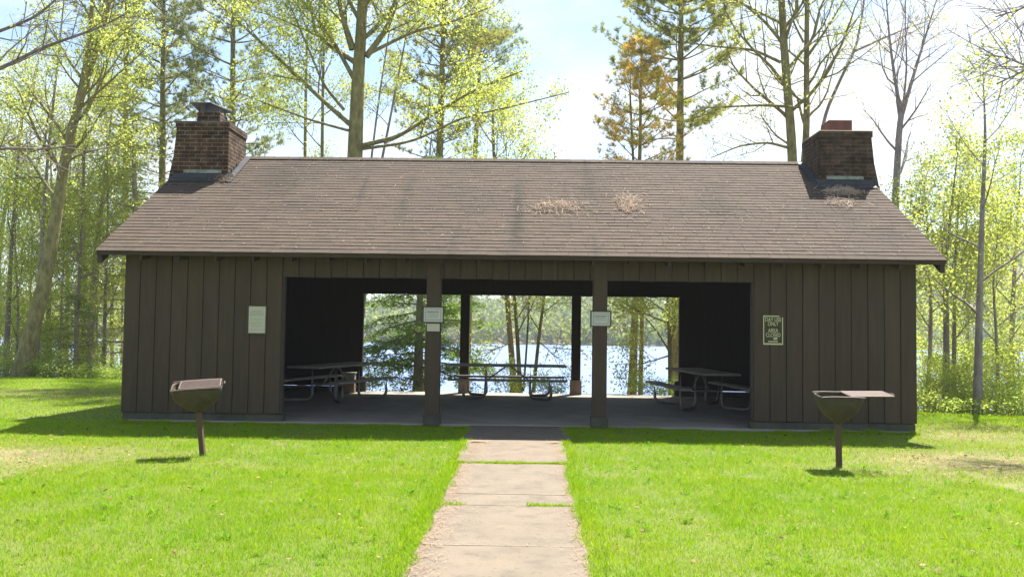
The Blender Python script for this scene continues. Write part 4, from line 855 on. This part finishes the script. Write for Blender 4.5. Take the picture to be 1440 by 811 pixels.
for a in ((420000, -5.2, 5.2, -9.2, -4.5, 1, .0046), (380000, -8.5, 8.5, -4.5, 0.3, 1, .0056), (140000, -17, -6.4, 0.3, 11.4, 1.05, .010), (60000, 6.4, 12, .3, 4.6, 1.1, .009), (26000, -14, -8.5, -4.5, .3, 1, .009), (22000, 8.5, 13, -4.5, .3, 1, .009), (16000, -9.5, -5.2, -9.2, -4.5, 1, .008), (16000, 5.2, 9.5, -9.2, -4.5, 1, .008)):
    v, c = blades(*a); vs.append(v); cs.append(c)
# fringe of taller tufts along walls and path edges
def fringe(n, fx, fy, hm):
    t = rng.random(n); x = fx(t)+rng.normal(0, .035, n); y = fy(t)+rng.normal(0, .02, n); z = height(x, y); z = np.where((np.abs(x) < .7)*(y < -1), -.03, np.maximum(z, -.07))
    g = .4+.6*np.clip(vnoise(x, y, 4, 2)+.3, 0, 1); h = hm*g*rng.uniform(.4, 1.4, n); an = rng.uniform(0, 6.28, n); w_ = np.stack([np.cos(an), np.sin(an)], 1)*.003; ln = rng.normal(0, .45, (n, 2))*h[:, None]
    p = np.stack([x, y, z], 1); v = np.stack([p, p, p], 1); v[:, 0, :2] -= w_; v[:, 1, :2] += w_; v[:, 2, :2] += ln; v[:, 2, 2] += h
    return v.reshape(-1, 3), np.repeat(np.tile([1.0, 1.0, .9], (n, 1))*rng.uniform(.8, 1.2, (n, 1)), 3, 0)
for a in ((5000, lambda t: -6.4+2.6*t, lambda t: t*0-.06, .085), (5000, lambda t: 3.8+2.6*t, lambda t: t*0-.06, .085), (3500, lambda t: -3.8+3.05*t, lambda t: t*0-.045, .06), (3500, lambda t: .85+2.95*t, lambda t: t*0-.045, .06),
          (2600, lambda t: -.62+1.28*t, lambda t: t*0-3.815+.02*np.sin(t*9)-.05*(1-t)**3, .065), (420, lambda t: .22+.42*t, lambda t: t*0-6.235, .055), (220, lambda t: -.60+.20*t, lambda t: t*0-6.235, .05),
          (1800, lambda t: -.61-.1*rng.random(len(t)), lambda t: -9+7*t, .06), (1800, lambda t: .66+.1*rng.random(len(t)), lambda t: -9+7*t, .06)):
    v, c = fringe(*a); vs.append(v); cs.append(c)
gr = np_mesh('grass', np.concatenate(vs), 3, np.concatenate(cs), 'grass_blades'); tag(gr, 'bright green short lawn grass', 'grass', kind='stuff')

# broad-leaved weeds in the turf
nw = 420; wx = rng.uniform(-8, 8, nw); wy = rng.uniform(-9, -.6, nw); k = ~on_hard(wx, wy, -.1); wx, wy = wx[k], wy[k]; per = 9
x = np.repeat(wx, per); y = np.repeat(wy, per); an = rng.uniform(0, 6.28, len(x)); l = np.repeat(rng.uniform(.025, .06, len(wx)), per)*rng.uniform(.6, 1.2, len(x)); up = rng.uniform(.25, .9, len(x))
p = np.stack([x, y, height(x, y)+.012], 1); d = np.stack([np.cos(an), np.sin(an), up], 1)*l[:, None]; sd = np.stack([-np.sin(an), np.cos(an), 0*an], 1)*l[:, None]*.2
vv = np.stack([p, p+d*.6+sd, p+d, p+d*.6-sd], 1).reshape(-1, 3); cc_ = np.repeat(np.array([.50, .72, .9])*rng.uniform(.7, 1.25, (len(x), 1)), 4, 0)
tag(np_mesh('lawn_weeds', vv, 4, cc_, 'grass_blades'), 'broad leaved darker weeds sprinkled through the lawn', 'weeds', kind='stuff')
# fallen leaves on the lawn, needles on path edges and roof
def flakes(name, x, y, z, size, m, label, cat, asp=.6, tilt=.35, tints=((.7, .6, .55), (1.3, 1.2, 1.2)), nrm=None):
    n = len(x); p = np.stack([x, y, z], 1); an = rng.uniform(0, 6.28, n); a = np.stack([np.cos(an), np.sin(an), rng.normal(0, tilt, n)], 1); b = np.stack([-np.sin(an), np.cos(an), rng.normal(0, tilt, n)], 1)
    if nrm is not None:
        for vv in (a, b): vv[:, 2] += vv[:, 1]*nrm
    s = (size*rng.uniform(.5, 1.4, n))[:, None]; v = np.stack([p-a*s, p+b*s*asp, p+a*s, p-b*s*asp], 1).reshape(-1, 3)
    h = rng.random(n)[:, None]; col = np.array(tints[0])+(np.array(tints[1])-np.array(tints[0]))*h
    o = np_mesh(name, v, 4, np.repeat(col, 4, 0), m); tag(o, label, cat, kind='stuff'); return o
n = 30000; x = rng.uniform(-14, 12, n); y = rng.uniform(-9, 9, n); tp = tan_patch(x, y)
ok = (rng.random(n) < .10+.10*np.clip(vnoise(x, y, .7, 21), 0, 1)+.8*tp**1.3)*~on_hard(x, y)*(y < lawn_edge(x)); x, y = x[ok], y[ok]
flakes('fallen_leaves', x, y, height(x, y)+rng.uniform(.012, .045, len(x)), .019, 'dead_leaf', 'dry tan leaves scattered over the lawn', 'leaves', tints=((.3, .22, .18), (1.7, 1.6, 1.7)))
n = 4200; sd = rng.random(n) < .68; y = rng.uniform(-9.2, -2.1, n); y = np.where(rng.random(n) < .18, -2.04+np.abs(rng.normal(0, .05, n)), y); wv = .5+.5*vnoise(y*0, y, 1.1, 9)
x = np.where(sd, -.57+np.abs(rng.normal(0, .05+.10*np.clip(wv, 0, 1), n)), .62-np.abs(rng.normal(0, .035+.03*np.clip(1-wv, 0, 1), n))); mid = rng.random(n) < .04; x = np.where(mid, rng.uniform(-.5, .6, n), x)
flakes('needle_litter', x, y, np.full(n, -.016)+rng.uniform(0, .008, n), .026, 'straw', 'reddish dry needles drifted along the path edges', 'needles', asp=.07, tilt=.08, tints=((.75, .56, .42), (1.15, .95, .75)))
n = 1000; x = rng.uniform(-6.6, 6.6, n); y = -.38+3.7*rng.random(n); z = np.array([roofz(q) for q in y])+.026
flakes('roof_litter', x, y, z, .021, 'straw', 'pale needles and twigs strewn over the roof shingles', 'needles', asp=.13, tilt=.05, nrm=SLOPE, tints=((.8, .8, .75), (1.5, 1.5, 1.4)))
# the clumps of needles lying on the roof: each one a thing
def needle_clump(label, xc, yc, rx, ry, n, tints=((.75, .65, .6), (1.35, 1.3, 1.3)), ln=.11, shape=None, m='straw', hmax=.07):
    n = int(n*.62); tints = (np.array(tints[0])*1.25, np.array(tints[1])*1.45); ln *= 1.25
    o_z = roofz(yc); u = rng.random(n)**.6; u = np.where(rng.random(n) < .22, u*1.75, u); an = rng.uniform(0, 6.28, n); x = u*np.cos(an)*rx; y = u*np.sin(an)*ry
    if shape: x, y = shape(x, y)
    ph = rng.uniform(0, 6.28, n); el = rng.normal(.1, .35, n); l = ln*rng.uniform(.5, 1.4, n)
    dv = np.stack([np.cos(ph)*np.cos(el), np.sin(ph)*np.cos(el), np.sin(el)], 1)*l[:, None]; dv[:, 2] += dv[:, 1]*SLOPE
    h = hmax*np.clip(1-u, 0, 1)*rng.random(n)+.022; p = np.stack([x, y, y*SLOPE+h], 1)
    sd_ = np.cross(dv, rng.normal(0, 1, (n, 3))); sd_ /= np.linalg.norm(sd_, axis=1)[:, None]+1e-9; sd_ *= .0032; bend = rng.normal(0, .02, (n, 3))
    mid = p+bend; v = np.stack([p-dv/2-sd_, p-dv/2+sd_, mid+sd_, mid-sd_, mid-sd_, mid+sd_, p+dv/2+sd_*.3, p+dv/2-sd_*.3], 1).reshape(-1, 3)
    col = np.array(tints[0])+(np.array(tints[1])-np.array(tints[0]))*rng.random(n)[:, None]
    o = np_mesh('needle_clump', v, 4, np.repeat(col, 8, 0), m); o.location = (xc, yc, o_z); tag(o, label, 'needle clump', 'clumps of fallen needles on the roof'); return o
needle_clump('flat wide clump of dry needles lying at mid roof', .67, 1.28, .40, .22, 900, shape=lambda x, y: (x, y-.3*x*x))
needle_clump('tall rounded clump of dry needles right of the wide clump', 1.94, 1.42, .22, .36, 800, shape=lambda x, y: (x*(1+.35*y/.36), y))
needle_clump('loose clump of needles below the right chimney', 5.95, 2.02, .33, .16, 600)
needle_clump('thin straggle of needles farther below the right chimney', 5.75, 1.55, .28, .18, 220)
needle_clump('dark mossy clump of debris below the left chimney', -5.66, 2.36, .20, .16, 350, tints=((.35, .28, .2), (.9, .7, .5)))

hz = bpy.data.materials.new('haze_air'); hz.use_nodes = True; t = hz.node_tree; t.nodes.remove(t.nodes['Principled BSDF']); pv = t.nodes.new('ShaderNodeVolumePrincipled')
pv.inputs['Density'].default_value = .0004; pv.inputs['Color'].default_value = (.80, .88, 1, 1); pv.inputs['Anisotropy'].default_value = .3
t.links.new(pv.outputs[0], t.nodes['Material Output'].inputs['Volume']); MATS['haze_air'] = hz
m = MB(); m.box(-1500, 1500, -120, 1800, -14, 95); tag(m.build('haze', 'haze_air'), 'thin pale air between the shelter and the far shore', None, kind='stuff')
S.cycles.volume_step_rate = 4; S.cycles.volume_bounces = 0
